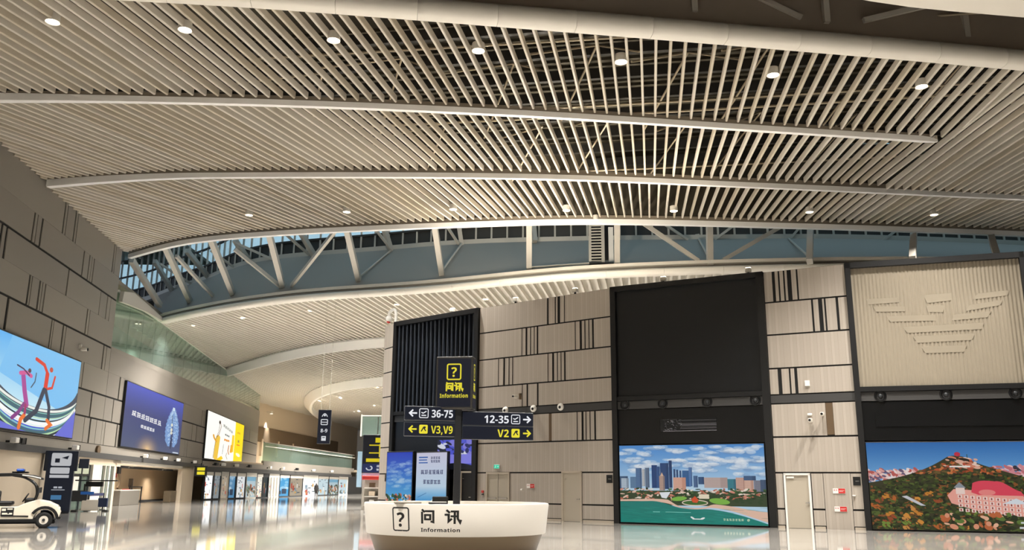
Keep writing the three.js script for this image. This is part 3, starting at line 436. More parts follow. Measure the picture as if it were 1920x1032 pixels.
function ledWall(b, u0, u1, v0, v1, art, label, color, k) {
  const t = thing('led_screen', label, 'screen', b.at((u0 + u1) / 2, v0, 0), b.turn), w = u1 - u0, h = v1 - v0;
  const hs = add('housing', rbox(w, h, .12, .02, 0, h / 2, 0), M.black, t);
  add('display', new THREE.PlaneGeometry(w - .06, h - .06).translate(0, h / 2, .064), glow(art, k), hs, 'lit picture');
  rectLamp(b, (u0 + u1) / 2, (v0 + v1) / 2, w * .95, h * .95, .1, color, k * .16);
}
ledWall(bC, .27, 6.85, .04, 3.46, cityArt, 'large screen showing a bay city skyline above green water, under the plain black panel', 0xa8c4e0, .74);
ledWall(bE, .22, 6.5, .04, 3.44, hillArt, 'large screen showing an autumn hill with a red roofed pink building', 0xc8a890, .7);
{ // ribbed cream light box with a striped bird emblem
  const t = thing('ribbed_panel', 'large cream panel of fine upright ribs with a faint striped bird emblem', 'panel', bE.at(.22, 5.66, 0), bE.turn), w = 6.33, h = 5.0, n = Math.round(w / .145), rows = [[], [], [], []];
  for (let i = 0; i <= n * 4; i++) { const x = w * i / (n * 4), z = -.05 + .022 * Math.cos(i * Math.PI / 2); rows[0].push(V(x, 0, z)); rows[1].push(V(x, h, z)); rows[2].push(V(x, h, -.12)); rows[3].push(V(x, 0, -.12)); }
  const em = std(0x978d7c, .45), r = add('rib_sheet', loft(rows, false, 1.2), em, t); r.userData.kind = 'stuff';
  const para = (p) => { const c = (p[0][1] + p[1][1] + p[2][1] + p[3][1]) / 4, s = new THREE.Shape(p.map(([u, v]) => new THREE.Vector2(u - .22, c + (v - c) * 1.7 - 5.66))); add('emblem_stripe', new THREE.ExtrudeGeometry(s, { depth: .02, bevelEnabled: false }).translate(0, 0, -.052), em, t, 'flat raised stripe of the emblem'); };
  para([[4.75, 9.14], [6.0, 9.2], [6.1, 9.32], [4.95, 9.28]]); para([[4.45, 8.7], [5.7, 8.8], [5.82, 8.92], [4.6, 8.84]]); para([[3.9, 8.32], [5.2, 8.36], [5.36, 8.5], [4.0, 8.46]]); para([[2.2, 7.88], [4.95, 7.9], [5.05, 8.05], [2.05, 8.03]]); para([[2.55, 7.46], [4.55, 7.48], [4.68, 7.63], [2.38, 7.62]]); para([[2.8, 7.02], [4.2, 7.02], [4.34, 7.18], [2.66, 7.18]]);
  para([[1.1, 8.8], [2.2, 8.78], [2.2, 8.9], [.98, 8.94]]); para([[.84, 9.14], [2.0, 9.16], [2.0, 9.28], [.74, 9.28]]); para([[1.6, 8.36], [3.3, 8.34], [3.3, 8.48], [1.46, 8.5]]); para([[3.05, 9.1], [3.95, 9.14], [4.0, 9.32], [2.95, 9.3]]); para([[3.05, 8.7], [3.6, 8.68], [3.72, 8.84], [3.0, 8.86]]);
}
for (const [b, us, w] of [[bC, [.61, 2.42, 4.46, 6.57], 'under the plain black panel'], [bE, [.96, 3.38, 5.84], 'under the cream ribbed panel']]) us.forEach((u, i) => {
  const t = thing('wall_spotlight', `black round recessed spotlight ${w}, ${['first', 'second', 'third', 'fourth'][i]} from the left`, 'spotlight', b.at(u, 5.28, .03), b.turn, 'black round lamps on the lamp rails');
  add('bezel', new THREE.TorusGeometry(.19, .05, 10, 24), M.blackGloss, t); const bw = add('bowl', new THREE.CylinderGeometry(.18, .1, .2, 24, 1, true).rotateX(Math.PI / 2).translate(0, 0, -.02), M.black, t); add('lens', new THREE.SphereGeometry(.1, 16, 10).translate(0, 0, -.02), M.darkGrey, bw);
});
tag(onBay(add('film_patch', box(2.55, .54, .03), print(canvas(512, 108, (g, w, h) => { g.fillStyle = '#15171a'; g.fillRect(0, 0, w, h); g.lineCap = 'round'; for (let i = 0; i < 80; i++) { g.strokeStyle = `rgba(220,215,225,${.1 + rnd() * .35})`; g.lineWidth = 1 + rnd() * 3; const x = 60 + rnd() * 430, y = rnd() * h; g.beginPath(); g.moveTo(x, y); g.quadraticCurveTo(x + 30, y - 12 + rnd() * 16, x + 30 + rnd() * 40, y + rnd() * 8); g.stroke(); } g.fillStyle = '#77747c'; g.fillRect(60, h - 3, 452, 3); }), .25)), bC, 3.56, 4.3, .02), 'crumpled reflective film strip on the black panel above the city screen', 'film');
tag(onBay(add('film_patch', box(5.4, .46, .03), M.blackGloss), bE, 3.4, 4.28, .02), 'long glossy black strip on the panel above the hill screen', 'film');
// bay A: dark fins, posters and a small screen
{
  const put = bayGroup(bA), fins = structure('wall_right');
  for (const g of [box(.24, WH, .3, .12, WH / 2, 0), box(.3, WH, .3, bA.l - .15, WH / 2, 0), box(bA.l, .26, .3, bA.l / 2, WH - .13, 0), box(bA.l - .5, .2, .26, bA.l / 2, 5.56, 0)]) add('frame_bar', put(g), M.black, fins);
  const finMat = std(0x262b33, .4);
  for (let i = 0; i < 19; i++) add('fin', put(box(.1, 4.95, .16, .42 + i * .332, 8.14, -.02)), finMat, fins);
  add('lower_panel', put(box(bA.l - .5, 5.4, .1, bA.l / 2, 2.72, -.06)), M.blackGloss, fins); add('band', put(box(bA.l - .5, .34, .1, bA.l / 2, 5.26, -.02)), M.darkGrey, fins);
  const pos = (u0, u1, h, art, label, k) => { const t = thing('poster_stand', label, 'poster', bA.at((u0 + u1) / 2, 0, .5), bA.turn), w = u1 - u0; const cb = add('cabinet', rbox(w, h, .2, .03, 0, h / 2, 0), M.black, t); add('picture', new THREE.PlaneGeometry(w - .1, h - .16).translate(0, h / 2 + .02, .104), glow(art, k), cb); };
  pos(.38, 2.56, 3.42, beachArt, 'upright lit poster of a blue sky over a rocky coast', .7); pos(2.8, 5.22, 3.36, noticeArt, 'upright lit poster with dark writing on pale blue, behind the signpost', .75);
  ledWall(bA, 3.86, 6.5, 2.4, 4.0, coveArt, 'small violet and blue screen on the black wall behind the signpost', 0x8080d0, .7);
}
// doors
function doorAt(n, b, u0, u1, h, kind) {
  const d = structure('door'), put = bayGroup(b), w = u1 - u0, c = (u0 + u1) / 2, fm = kind === 'white' ? M.white : M.panelEdge;
  for (const g of [box(.08, h + .06, .14, u0 + .04, (h + .06) / 2, -.02), box(.08, h + .06, .14, u1 - .04, (h + .06) / 2, -.02), box(w, .08, .14, c, h + .03, -.02)]) add('door_frame', put(g), fm, d);
  if (kind === 'double') { for (const s of [-1, 1]) { const leaf = add('leaf', put(box(w / 2 - .1, h - .02, .06, c + s * (w / 4 - .035), h / 2, -.05)), M.door, d); add('push_bar', put(box(w / 2 - .2, .06, .06, c + s * (w / 4 - .03), 1.0, .04)), M.chrome, leaf); } add('reveal', put(box(.16, h, .05, u0 - .02, h / 2, -.03)), M.brown, d); }
  else { const leaf = add('leaf', put(box(w - .17, h - .02, .06, c, h / 2, -.045)), M.door, d); const s = kind === 'white' ? 1 : 1; add('door_handle', put(merge([box(.14, .03, .03, c + w * .36 - .03, 1.02, .05), box(.03, .08, .05, c + w * .4, 1.02, .01)])), M.chrome, leaf); if (kind === 'white') add('closer', put(box(.3, .07, .07, c - w * .25, h - .1, .01)), M.white, leaf); else add('plate', put(box(.1, .03, .02, c - w * .32, h - .3, -.01)), M.chrome, leaf); }
}
doorAt(1, bB, .62, 2.14, 2.2, 'double'); doorAt(2, bB, 5.34, 6.48, 2.24, 'single'); doorAt(3, bD, .34, 1.41, 2.14, 'white'); doorAt(4, bA, 5.62, 6.5, 2.26, 'single');
// small things on the right wall
{
  const ex = canvas(128, 64, (g, w, h) => { g.fillStyle = '#2fe0b0'; g.fillRect(0, 0, w, h); g.fillStyle = '#eafff6'; g.beginPath(); g.arc(40, 16, 7, 0, 7); g.fill(); g.strokeStyle = '#eafff6'; g.lineWidth = 7; g.beginPath(); g.moveTo(40, 24); g.lineTo(34, 40); g.lineTo(46, 50); g.moveTo(34, 40); g.lineTo(22, 54); g.moveTo(24, 30); g.lineTo(56, 32); g.stroke(); g.beginPath(); g.moveTo(76, 32); g.lineTo(110, 32); g.moveTo(98, 20); g.lineTo(110, 32); g.lineTo(98, 44); g.stroke(); });
  const t = thing('exit_sign', 'small glowing turquoise exit sign above the double door', 'sign', bB.at(1.33, 2.45, .03), bB.turn); add('case', rbox(.36, .2, .06, .02, 0, .1, 0), M.white, t); add('face', new THREE.PlaneGeometry(.34, .18).translate(0, .1, .033), glow(ex, .8), t);
  const notice = (b, u, v, label) => { const p = thing('fire_notice', label, 'notice', b.at(u, v, .02), b.turn, 'red and white fire notices'); add('plate', box(.48, .2, .02), M.white, p); add('print', new THREE.PlaneGeometry(.47, .19).translate(0, 0, .012), print(canvas(192, 80, (g, w, h) => { g.fillStyle = '#efece6'; g.fillRect(0, 0, w, h); g.fillStyle = '#c42a26'; g.fillRect(84, 0, 108, h); g.fillStyle = '#e8c8c0'; g.fillRect(96, 30, 80, 7); g.fillRect(96, 46, 60, 6); g.strokeStyle = '#c06058'; hanzi(g, 8, 14, 26, 4); hanzi(g, 42, 14, 26, 4); g.fillRect(10, 54, 60, 5); })), p); };
  notice(bB, 3.48, 1.61, 'red and white notice beside the double door, left of the black framed city screen'); notice(bD, 2.5, 1.51, 'upper of the two red and white notices right of the white framed door'); notice(bD, 2.51, .8, 'lower of the two red and white notices right of the white framed door');
  const plate = (b, u, v, w, h, label) => { const p = thing('door_plate', label, 'sign', b.at(u, v, .02), b.turn, 'small black signs by the wall edge'); add('board', rbox(w, h, .03, .01), M.black, p); add('mark', box(w * .5, .03, .01, w * .08, 0, .018), M.chrome, p, 'pale line of writing'); };
  plate(bB, 8.03, 1.95, .32, .36, 'small black sign on the wall left of the city screen'); plate(bD, 3.2, 1.9, .28, .34, 'small black sign on the wall left of the hill screen'); plate(bA0, 1.05, 2.0, .24, .4, 'small black sign low on the end pillar');
  ['left', 'middle', 'right'].forEach((w, i) => { const p = thing('wall_speaker', `white ring wall speaker on the dark band, ${w} of three behind the signpost`, 'speaker', bB.at([1.84, 3.64, 5.3][i], 5.36, .02), bB.turn, 'white ring speakers'); add('ring', new THREE.SphereGeometry(.18, 20, 12).scale(1, 1, .7), M.white, p); add('cone', new THREE.SphereGeometry(.075, 16, 10).scale(1, 1, .6).translate(.02, -.02, .1), M.black, p); add('mount', new THREE.CylinderGeometry(.15, .15, .05, 20).rotateX(Math.PI / 2).translate(0, 0, -.02), M.white, p); });
  const cam = (b, u, v, label, o = .02, tn = 0) => { const p = thing('wall_camera', label, 'camera', b.at(u, v, o), b.turn + tn); add('bracket', merge([box(.1, .12, .06, 0, 0, 0), box(.05, .05, .2, 0, .0, .1)]), M.white, p); const bd = add('body', rbox(.16, .15, .3, .03, .02, -.02, .28), M.offWhite, p); add('lens', new THREE.CylinderGeometry(.05, .05, .04, 14).rotateX(Math.PI / 2).translate(.02, -.02, .44), M.black, bd); return p; };
  const c1 = cam(bB, 2.66, 6.0, 'white camera with a brown side on the upper wall above the speakers'); add('side', box(.1, .3, .1, .18, 0, .06), M.brown, c1);
  cam(bD, 1.6, 4.36, 'small camera on the wall above the white framed door'); cam(bD, 2.09, 4.6, 'small white device beside the brown inlay on the wall');
  const det = (b, u, v, w, h, label) => tag(onBay(add('wall_box', rbox(w, h, .1, .02), M.white), b, u, v, .05), label, 'box');
  det(bD, 1.56, 5.9, .2, .24, 'square white box on the wall beside the upright dark gaps'); det(bD, 1.57, 4.6, .18, .1, 'flat white box just above the small wall camera'); det(bB, 2.94, 1.43, .1, .07, 'tiny white switch between the double door and the red notice'); det(bD, 3.06, 1.33, .12, .05, 'small white tag under the black sign left of the hill screen');
  const tg = thing('call_point', 'red call point and hose tag beside the double door', 'call point', bB.at(.4, 1.25, .03), bB.turn); add('red_box', rbox(.14, .12, .08, .02, 0, .06, 0), M.red, tg); add('tag', box(.12, .06, .04, 0, -.08, 0), M.darkGrey, tg);
  // gooseneck camera on the pillar top
  const g = thing('gooseneck_camera', 'white hooked camera mast on top of the end pillar', 'camera', bA0.at(1.2, WH, -.15), bA0.turn); add('mast', tube([[0, 0, 0], [0, .6, 0], [-.12, .82, .02], [-.45, .86, .06], [-.72, .74, .1], [-.76, .5, .1]], .09, 40, 12), M.white, g); add('dome', new THREE.SphereGeometry(.2, 18, 12).scale(1, 1.1, 1).translate(-.76, .38, .1), M.white, g); add('eye', new THREE.SphereGeometry(.12, 14, 10).translate(-.76, .22, .12), M.red, g);
  // coping
}

// ---------------------------------------------------------------- left wall
function bayXZ(A, B) { PTS.tmpA = A; PTS.tmpB = B; return bay('tmpA', 'tmpB'); }
const L = bayXZ([-18.3, 0], [-18.3 - 13.85, -100]);               // u runs away from the camera
const FB = bayXZ([-30.8, -90.2], [-27, -150]);
L.l = 91.2;
const wallLeft = structure('wall_left'), putL = bayGroup(L), putF = bayGroup(FB);
const grey = () => (rnd() > .5 ? M.greyPanel : M.greyPanelB);
const high = { u0: 24, u1: 57.8, t: .05, flush: true }, low = { u0: 57.82, u1: 127.9, t: .05, flush: true };
const rowsL = (a) => a.map(([v0, v1, s]) => [v0, v1, s ?? []]);
clad(L, rowsL([[14.93, 17.2, S([30, .188], [30.5, .104], [36, .188], [47, .188], [47.4, .104], [48.7, .188], [49.1, .104], [56.1, .160], [56.5, .090])], [13.42, 14.93, S([33.2, .188], [43.15, .188], [43.55, .104], [44.2, .216], [50.75, .188], [51.75, .160], [52.2, .090], [52.6, .160])],
  [11.78, 13.29, S([31, .216], [39.75, .230], [40.3, .230], [48.7, .188], [54.5, .104], [55.9, .160], [56.6, .090]) ], [10.26, 11.78, S([34, .160], [43.6, .216], [43.9, .104], [44.95, .216], [45.3, .104], [45.7, .160], [52.5, .188], [52.95, .090])],
  [8.62, 10.14, S([29, .160], [36, .216], [41.5, .300], [47.2, .160], [47.5, .090], [48.95, .188], [49.4, .104], [56.3, .216], [56.9, .104])], [7.11, 8.62, S([53, .132])], [5.55, 7.0, S([55.1, .244])], [3.97, 5.45, S([54.3, .090], [55.4, .272], [56.6, .076])]]), wallLeft, grey, high);
clad(L, rowsL([[8.62, 10.15], [7.11, 8.62, S([60.5, .244], [88.5, .132], [89.4, .090], [120.3, .16])], [5.55, 7.0, S([59.6, .160], [84.6, .132], [86.5, .244])], [3.97, 5.45, S([58.4, .090], [61, .244], [82, .104], [83.1, .160])]]), wallLeft, grey, low);
add('backing', putL(box(33.8, 13, .5, 40.9, 9.9, -.31)), M.backing, wallLeft); add('backing', putL(box(70.4, 6.6, .5, 92.9, 6.75, -.31)), M.backing, wallLeft);
add('upper_backing', putL(box(34, 7.5, .5, 41, 19, -.55)), M.backing, wallLeft);
add('ledge', putL(box(66.2, .5, .12, 57.1, 3.68, -.02)), M.greyPanel, wallLeft);
add('band', putL(box(67, .34, .3, 57, 3.27, .04)), M.band, wallLeft);
{ // wall above the low panels, with its upper edge rising away, and the glass over it
  const sh = (b, pts, d, name, mat, o = -d) => { const s = new THREE.Shape(pts.map(([u, v]) => new THREE.Vector2(u, v))); const g = new THREE.ExtrudeGeometry(s, { depth: d, bevelEnabled: false }).translate(0, 0, o).rotateY(b.turn).translate(b.A[0], 0, b.A[1]); return add(name, g, mat, wallLeft); };
  const edge = (u) => 10.3 + (u - 58) * .0205;
  sh(L, [[57.82, 10.1], [128, 10.1], [128, edge(128)], [57.82, edge(57.8)]], .3, 'upper_wall', M.greyPanel);
  for (const [b, a, c, n] of [[L, 57.9, 128, 20]]) for (let i = 0; i < n; i++) { const u0 = a + (c - a) * i / n, u1 = a + (c - a) * (i + 1) / n - .04, f = edge; const s = new THREE.Shape([[u0, f(u0)], [u1, f(u1)], [u1, 14.05], [u0, 14.05]].map(([u, v]) => new THREE.Vector2(u, v))); const w = add('glass_pane', new THREE.ExtrudeGeometry(s, { depth: .03, bevelEnabled: false }).translate(0, 0, -.1).rotateY(b.turn).translate(b.A[0], 0, b.A[1]), M.teal, wallLeft); }
  add('glass_rail', putL(box(70, .12, .2, 93, 14.1, -.08)), M.offWhite, wallLeft);
  // gallery behind the glass: floor, back wall and lid
  add('gallery_wall', putL(box(70, 5, .3, 92, 12.2, -5.5)), std(0xb4beb6, .7), wallLeft);
  add('gallery_floor', putL(box(70, .3, 5.3, 92, 10, -3)), M.beige, wallLeft);
  add('gallery_lid', putL(box(76, .3, 6.5, 90, 14.75, -3.4)), M.riser, wallLeft);
  add('gallery_end', putL(box(.3, 7, 5.4, 57.6, 12.5, -3)), M.greyPanel, wallLeft);
  sh(L, [[58, 13.35], [58.2, 14.1], [60.5, 14.5], [64.5, 14.4], [69.4, 14.25], [69.4, 14.05], [64, 13.85]], .25, 'fairing', M.steel, .05);
  // ground storey
  add('ground_wall', putL(box(24, 3.15, .3, 38.4, 1.57, -.15)), M.beige, wallLeft);
  add('pillar', putL(box(.8, 3.12, .5, 50.75, 1.56, -.1)), std(0xb3936f, .6), wallLeft);
  add('lintel', putL(box(12, .42, .3, 56.8, 2.9, -.15)), M.beige, wallLeft);
  add('pillar', putL(box(1.5, 2.7, .4, 57.4, 1.35, -.1)), M.offWhite, wallLeft);
  for (const [u, c] of [[58.5, M.white], [59.4, M.steel], [60.3, M.white], [61.3, M.steel]]) add('glass_mullion', putL(box(.22, 2.7, .3, u, 1.35, -.1)), c, wallLeft);
  for (const u of [58.95, 59.85, 60.8]) add('glass_pane', putL(box(.66, 2.66, .03, u, 1.35, -.1)), M.teal, wallLeft);
  // recess with the service counter
  add('recess_back', putL(box(42, 3.1, .3, 81, 1.55, -3.6)), std(0xcab08d, .7), wallLeft);
  add('recess_side', putL(box(.3, 3.1, 3.5, 61.7, 1.55, -1.75)), M.beige, wallLeft); add('recess_side', putL(box(.3, 3.1, 3.5, 101, 1.55, -1.75)), M.beige, wallLeft);
  add('recess_lid', putL(box(40, .3, 3.8, 81, 3.05, -1.9)), M.offWhite, wallLeft); add('dark_slot', putL(box(22, .16, .5, 77, 2.82, -2.4)), M.black, wallLeft);
  add('recess_lintel', putL(box(21, .4, .25, 72, 3.0, -.15)), M.beige, wallLeft); add('recess_skirting', putL(box(39, .12, .08, 81, .06, -3.4)), M.darkGrey, wallLeft);
  add('ground_wall', putL(box(5, 3.1, .4, 84.6, 1.55, -.2)), M.beige, wallLeft);
  add('shop_back', putL(box(9, 3.1, .2, 55, 1.55, -3)), M.white, wallLeft); add('shop_floor_lid', putL(box(9, .2, 3, 55, 3.0, -1.6)), M.white, wallLeft);
}
// glazed shop door beside the brown pillar
{
  const d = structure('door'), g = (o) => putL(o);
  for (const u of [51.2, 53.2, 55.1, 56.5]) add('door_frame', g(box(.12, 2.66, .16, u, 1.33, -.1)), M.darkGrey, d);
  add('door_frame', g(box(5.4, .1, .16, 53.85, 2.05, -.1)), M.black, d); add('transom_panel', g(box(5.2, .52, .06, 53.85, 2.38, -.1)), std(0xa9b09a, .5), d);
  for (const [u, w] of [[52.2, 1.9], [54.15, 1.8], [55.8, 1.3]]) add('pane', g(box(w, 1.95, .03, u, 1.02, -.1)), M.teal, d);
  add('hanging_notice', g(box(1.1, .9, .02, 52.1, 1.55, -.06)), M.white, d); add('hanging_notice', g(box(1.2, .9, .02, 54.1, 1.5, -.06)), M.offWhite, d);
  add('push_bar', g(box(3.6, .1, .05, 53.2, .98, -.02)), M.black, d);
}
// lit advertising screens on the left wall
function wallScreen(b, u0, u1, v0, v1, art, label, color, k, out = .1) {
  const t = thing('led_screen', label, 'screen', b.at((u0 + u1) / 2, v0, out), b.turn), w = u1 - u0, h = v1 - v0;
  const hs = add('housing', box(w, h, .16, 0, h / 2, 0), M.black, t); add('display', new THREE.PlaneGeometry(w - .12, h - .12).translate(0, h / 2, .084), glow(art, k), hs, 'lit picture');
  rectLamp(b, (u0 + u1) / 2, (v0 + v1) / 2, w * .95, h * .95, out + .12, color, k * .16);
}
wallScreen(L, 39.0, 52.0, 4.02, 8.53, danceArt, 'lit screen with red and purple dancing figures on blue, nearest on the left', 0x90b8f0, .92);
wallScreen(L, 61.55, 79.3, 4.0, 8.52, lungArt, 'lit dark blue screen with a pale leaf-shaped figure and white writing', 0x5060b0, .8);
wallScreen(L, 90.3, 113.9, 4.02, 8.85, cartoonArt, 'lit white screen with yellow cartoon figures and a yellow stripe, farthest on the left wall', 0xfff4b0, 1.0, .1);
for (const [i, u] of [43.35, 44.1, 52, 67.4, 73.5, 78.2, 85.1].entries()) {
  const t = thing('ledge_spotlight', ['white box spotlight at the left edge under the dancer screen', 'second white box spotlight under the dancer screen, beside the first', 'single spotlight on the ledge under the right corner of the dancer screen', 'spotlight on the ledge under the middle of the dark blue screen', 'spotlight on the ledge under the pale leaf figure', 'spotlight on the ledge under the right corner of the dark blue screen', 'spotlight on the ledge between the dark blue and the white screen'][i], 'spotlight', L.at(u, 3.5, .05), L.turn, 'spotlights along the ledge');
  add('arm', box(.1, .1, .3, 0, 0, .12), M.black, t); const hd = add('head', rbox(.42, .26, .3, .04, .05, .06, .36), i === 1 ? M.black : M.white, t); add('barn_door', box(.04, .3, .26, .29, .06, .4), M.black, hd);
}
for (const [i, u] of [2.2, 4.2, 8, 12, 19, 24, 30, 38, 48].entries()) {
  const t = thing('ledge_spotlight', `small far spotlight on the ledge, ${['first', 'second', 'third', 'fourth', 'fifth', 'sixth', 'seventh', 'eighth', 'ninth'][i]} from the yellow striped screen's left corner`, 'spotlight', FB.at(u, 3.5, .1), FB.turn, 'far spotlights along the ledge');
  add('arm', box(.12, .1, .3, 0, 0, .12), M.black, t); add('head', rbox(.6, .3, .3, .04, .05, .06, .36), i % 3 ? M.white : M.black, t);
}
{
  const t = thing('wall_camera', 'white round camera on the grey left wall above the dancer screen', 'camera', L.at(51.8, 9.32, .02), L.turn); add('mount', box(.2, .24, .12, 0, .06, .05), M.white, t); add('body', rbox(.3, .2, .36, .05, .06, -.08, .26), M.offWhite, t); add('lens', new THREE.CylinderGeometry(.08, .08, .06, 14).rotateX(Math.PI / 2).translate(.08, -.1, .46), M.black, t);
  tag(onBay(add('wall_sensor', new THREE.CylinderGeometry(.32, .32, .14, 24).rotateX(Math.PI / 2).scale(1, .85, 1), M.brown), L, 57.1, 3.62, .12), 'brown round sensor on the ledge of the left wall', 'sensor');
}
// ---------------------------------------------------------------- far end of the hall
add('band', putF(box(62, .42, .4, 30.6, 3.05, .04)), M.band, wallLeft);
add('ledge', putF(box(62, .55, .2, 30.6, 3.55, .0)), M.greyPanel, wallLeft);
add('parapet', putF(box(46, .55, .3, 41, 4.05, -.15)), M.greyPanel, wallLeft);
for (let i = 0; i < 9; i++) add('glass_pane', putF(box(4.9, 2.2, .04, 20.2 + i * 5, 5.4, -.1)), M.teal, wallLeft);
add('hand_rail', putF(box(46, .09, .1, 41, 6.05, .02)), M.offWhite, wallLeft); add('hand_rail', putF(box(46, .09, .1, 41, 6.52, -.1)), M.greyPanel, wallLeft);
add('balcony_floor', putF(box(70, .3, 13, 45, 3.9, -6.6)), M.beige, wallLeft);
add('end_wall', putL(box(.4, 11, 7, 128.3, 9, -3.6)), M.beige, wallLeft);
const wallBack = structure('wall_back');
add('wall_slab', putF(box(110, 12, .4, 60, 9.4, -12)), M.beige, wallBack);
add('brown_panel', putF(box(74, 2.3, .3, 60, 9.2, -11.7)), std(0x6a5a45, .7), wallBack);
for (let i = 0; i < 6; i++) add('rib', putF(box(.5, 2.6, .4, 26 + i * 8, 7.2, -11.6)), M.beige, wallBack);
add('cross_wall', box(80, 16, .5, 0, 8, -215), M.beige, wallBack);
add('cross_wall', box(.5, 16, 160, 52, 8, -135), M.beige, wallBack);
{ // outer shell out of view: back and right closing walls with thickness
  const w = structure('wall_front'); add('wall_slab', box(120, 26, .5, 0, 13, 34), M.offWhite, w);
  const r = structure('wall_outer'); add('wall_slab', box(.5, 26, 66, 46, 13, 2), M.offWhite, r); add('wall_slab', putL(box(60, 26, .5, -5.6, 13, -.3)), M.greyPanel, wallLeft);
  add('wall_slab', box(.5, 12, 40, 45, 18, -42), M.deck, r); add('wall_slab', box(.5, 10, 30, -36, 19, -45), M.deck, r);
}
// shop fronts along the bend: each a separate lit bay
const shopArt = (kind) => canvas(128, 128, (g, w, h) => {
  const bg = { white: '#eef1f2', blue: '#5f9cc8', pale: '#c9dde4', cream: '#efeadb', grey: '#a9b4ba', sky: '#4aa6dc', dark: '#33484c', scene: '#bcd3dc', wood: '#c8b8a0' }[kind]; g.fillStyle = bg; g.fillRect(0, 0, w, h);
  if (kind === 'blue' || kind === 'sky') { for (let i = 0; i < 14; i++) { g.fillStyle = 'rgba(235,248,255,.4)'; g.beginPath(); g.ellipse(rnd() * w, rnd() * 90, 24, 8, 0, 0, 7); g.fill(); } g.fillStyle = '#28405c'; g.fillRect(40, 84, 60, 30); g.fillRect(10, 96, 20, 20); }
  else if (kind === 'scene') { g.fillStyle = '#7db3cf'; g.fillRect(0, 0, w, 40); for (let i = 0; i < 50; i++) { g.fillStyle = ['#8a7a5c', '#c8754a', '#5a6a48', '#e8e2d4', '#3c3c34'][i % 5]; g.beginPath(); g.ellipse(rnd() * w, 60 + rnd() * 64, 10, 7, rnd(), 0, 7); g.fill(); } }
  else { g.fillStyle = 'rgba(60,70,84,.7)'; for (let i = 0; i < 9; i++) g.fillRect(10 + rnd() * 90, 10 + rnd() * 106, 6 + rnd() * 24, 3 + rnd() * 5); for (let i = 0; i < 8; i++) { g.fillStyle = ['#c8503c', '#8aa0b0', '#e0b060', '#5c6c60', '#f6f4ee'][i % 5]; g.fillRect(rnd() * 110, 40 + rnd() * 80, 6 + rnd() * 14, 8 + rnd() * 24); } }
});
[['lit white column with small black marks beside the yellow hanging sign', 'white', .71, 3.0, .95], ['grey shop window with pink and white flowers', 'grey', 3.04, 5.0, .4], ['narrow cream shop window beside the flower window', 'wood', 5.1, 7.1, .45], ['tall blue poster wall of the far shops', 'blue', 7.2, 9.4, .5], ['pale shop front with a red star figure', 'white', 9.5, 12.4, .6], ['shop front picture of a rocky coast under blue sky', 'scene', 12.5, 15.9, .6], ['cream narrow shop panel right of the coast picture', 'cream', 16.0, 18.2, .75], ['dark teal shop door panel', 'dark', 18.3, 20.2, .3], ['cream shop portal with three tall white columns', 'cream', 20.4, 24.2, .9], ['bright sky blue advertising panel with dark buildings', 'sky', 24.4, 28.6, .75], ['brown and grey shop window full of goods', 'wood', 28.7, 34.6, .5], ['white shop window behind the standing person', 'white', 34.7, 42, .8], ['pale blue shop window right of the standing person', 'pale', 42.1, 48, .7], ['shop window with green and brown shelves', 'scene', 48.1, 54, .6], ['pale far shop window with an orange cap', 'pale', 54.1, 60, .7]].forEach(([label, kind, u0, u1, k], i) => {
  const w = u1 - u0, t = thing('shop', label, 'shop', FB.at((u0 + u1) / 2, 0, -.1), FB.turn);
  const fr = add('frame', merge([box(.14, 2.9, .3, -w / 2 + .07, 1.45, 0), box(.14, 2.9, .3, w / 2 - .07, 1.45, 0), box(w, .14, .3, 0, 2.83, 0), box(w, .12, .34, 0, .06, 0)]), i % 3 === 2 ? M.white : M.darkGrey, t);
  add('window', new THREE.PlaneGeometry(w - .26, 2.66).translate(0, 1.44, .04), glow(shopArt(kind), k * 1.35), fr, 'lit shop window'); add('sign_board', box(w - .3, .36, .08, 0, 2.58, .1), kind === 'dark' ? M.darkGrey : M.whiteGloss, fr);
  add('back', box(w, 2.9, .1, 0, 1.45, -.1), M.darkGrey, t);
  if (kind === 'cream' && w > 3) for (const x of [-1.1, 0, 1.1]) add('column', box(.5, 2.3, .2, x, 1.25, .18), M.white, t);
});
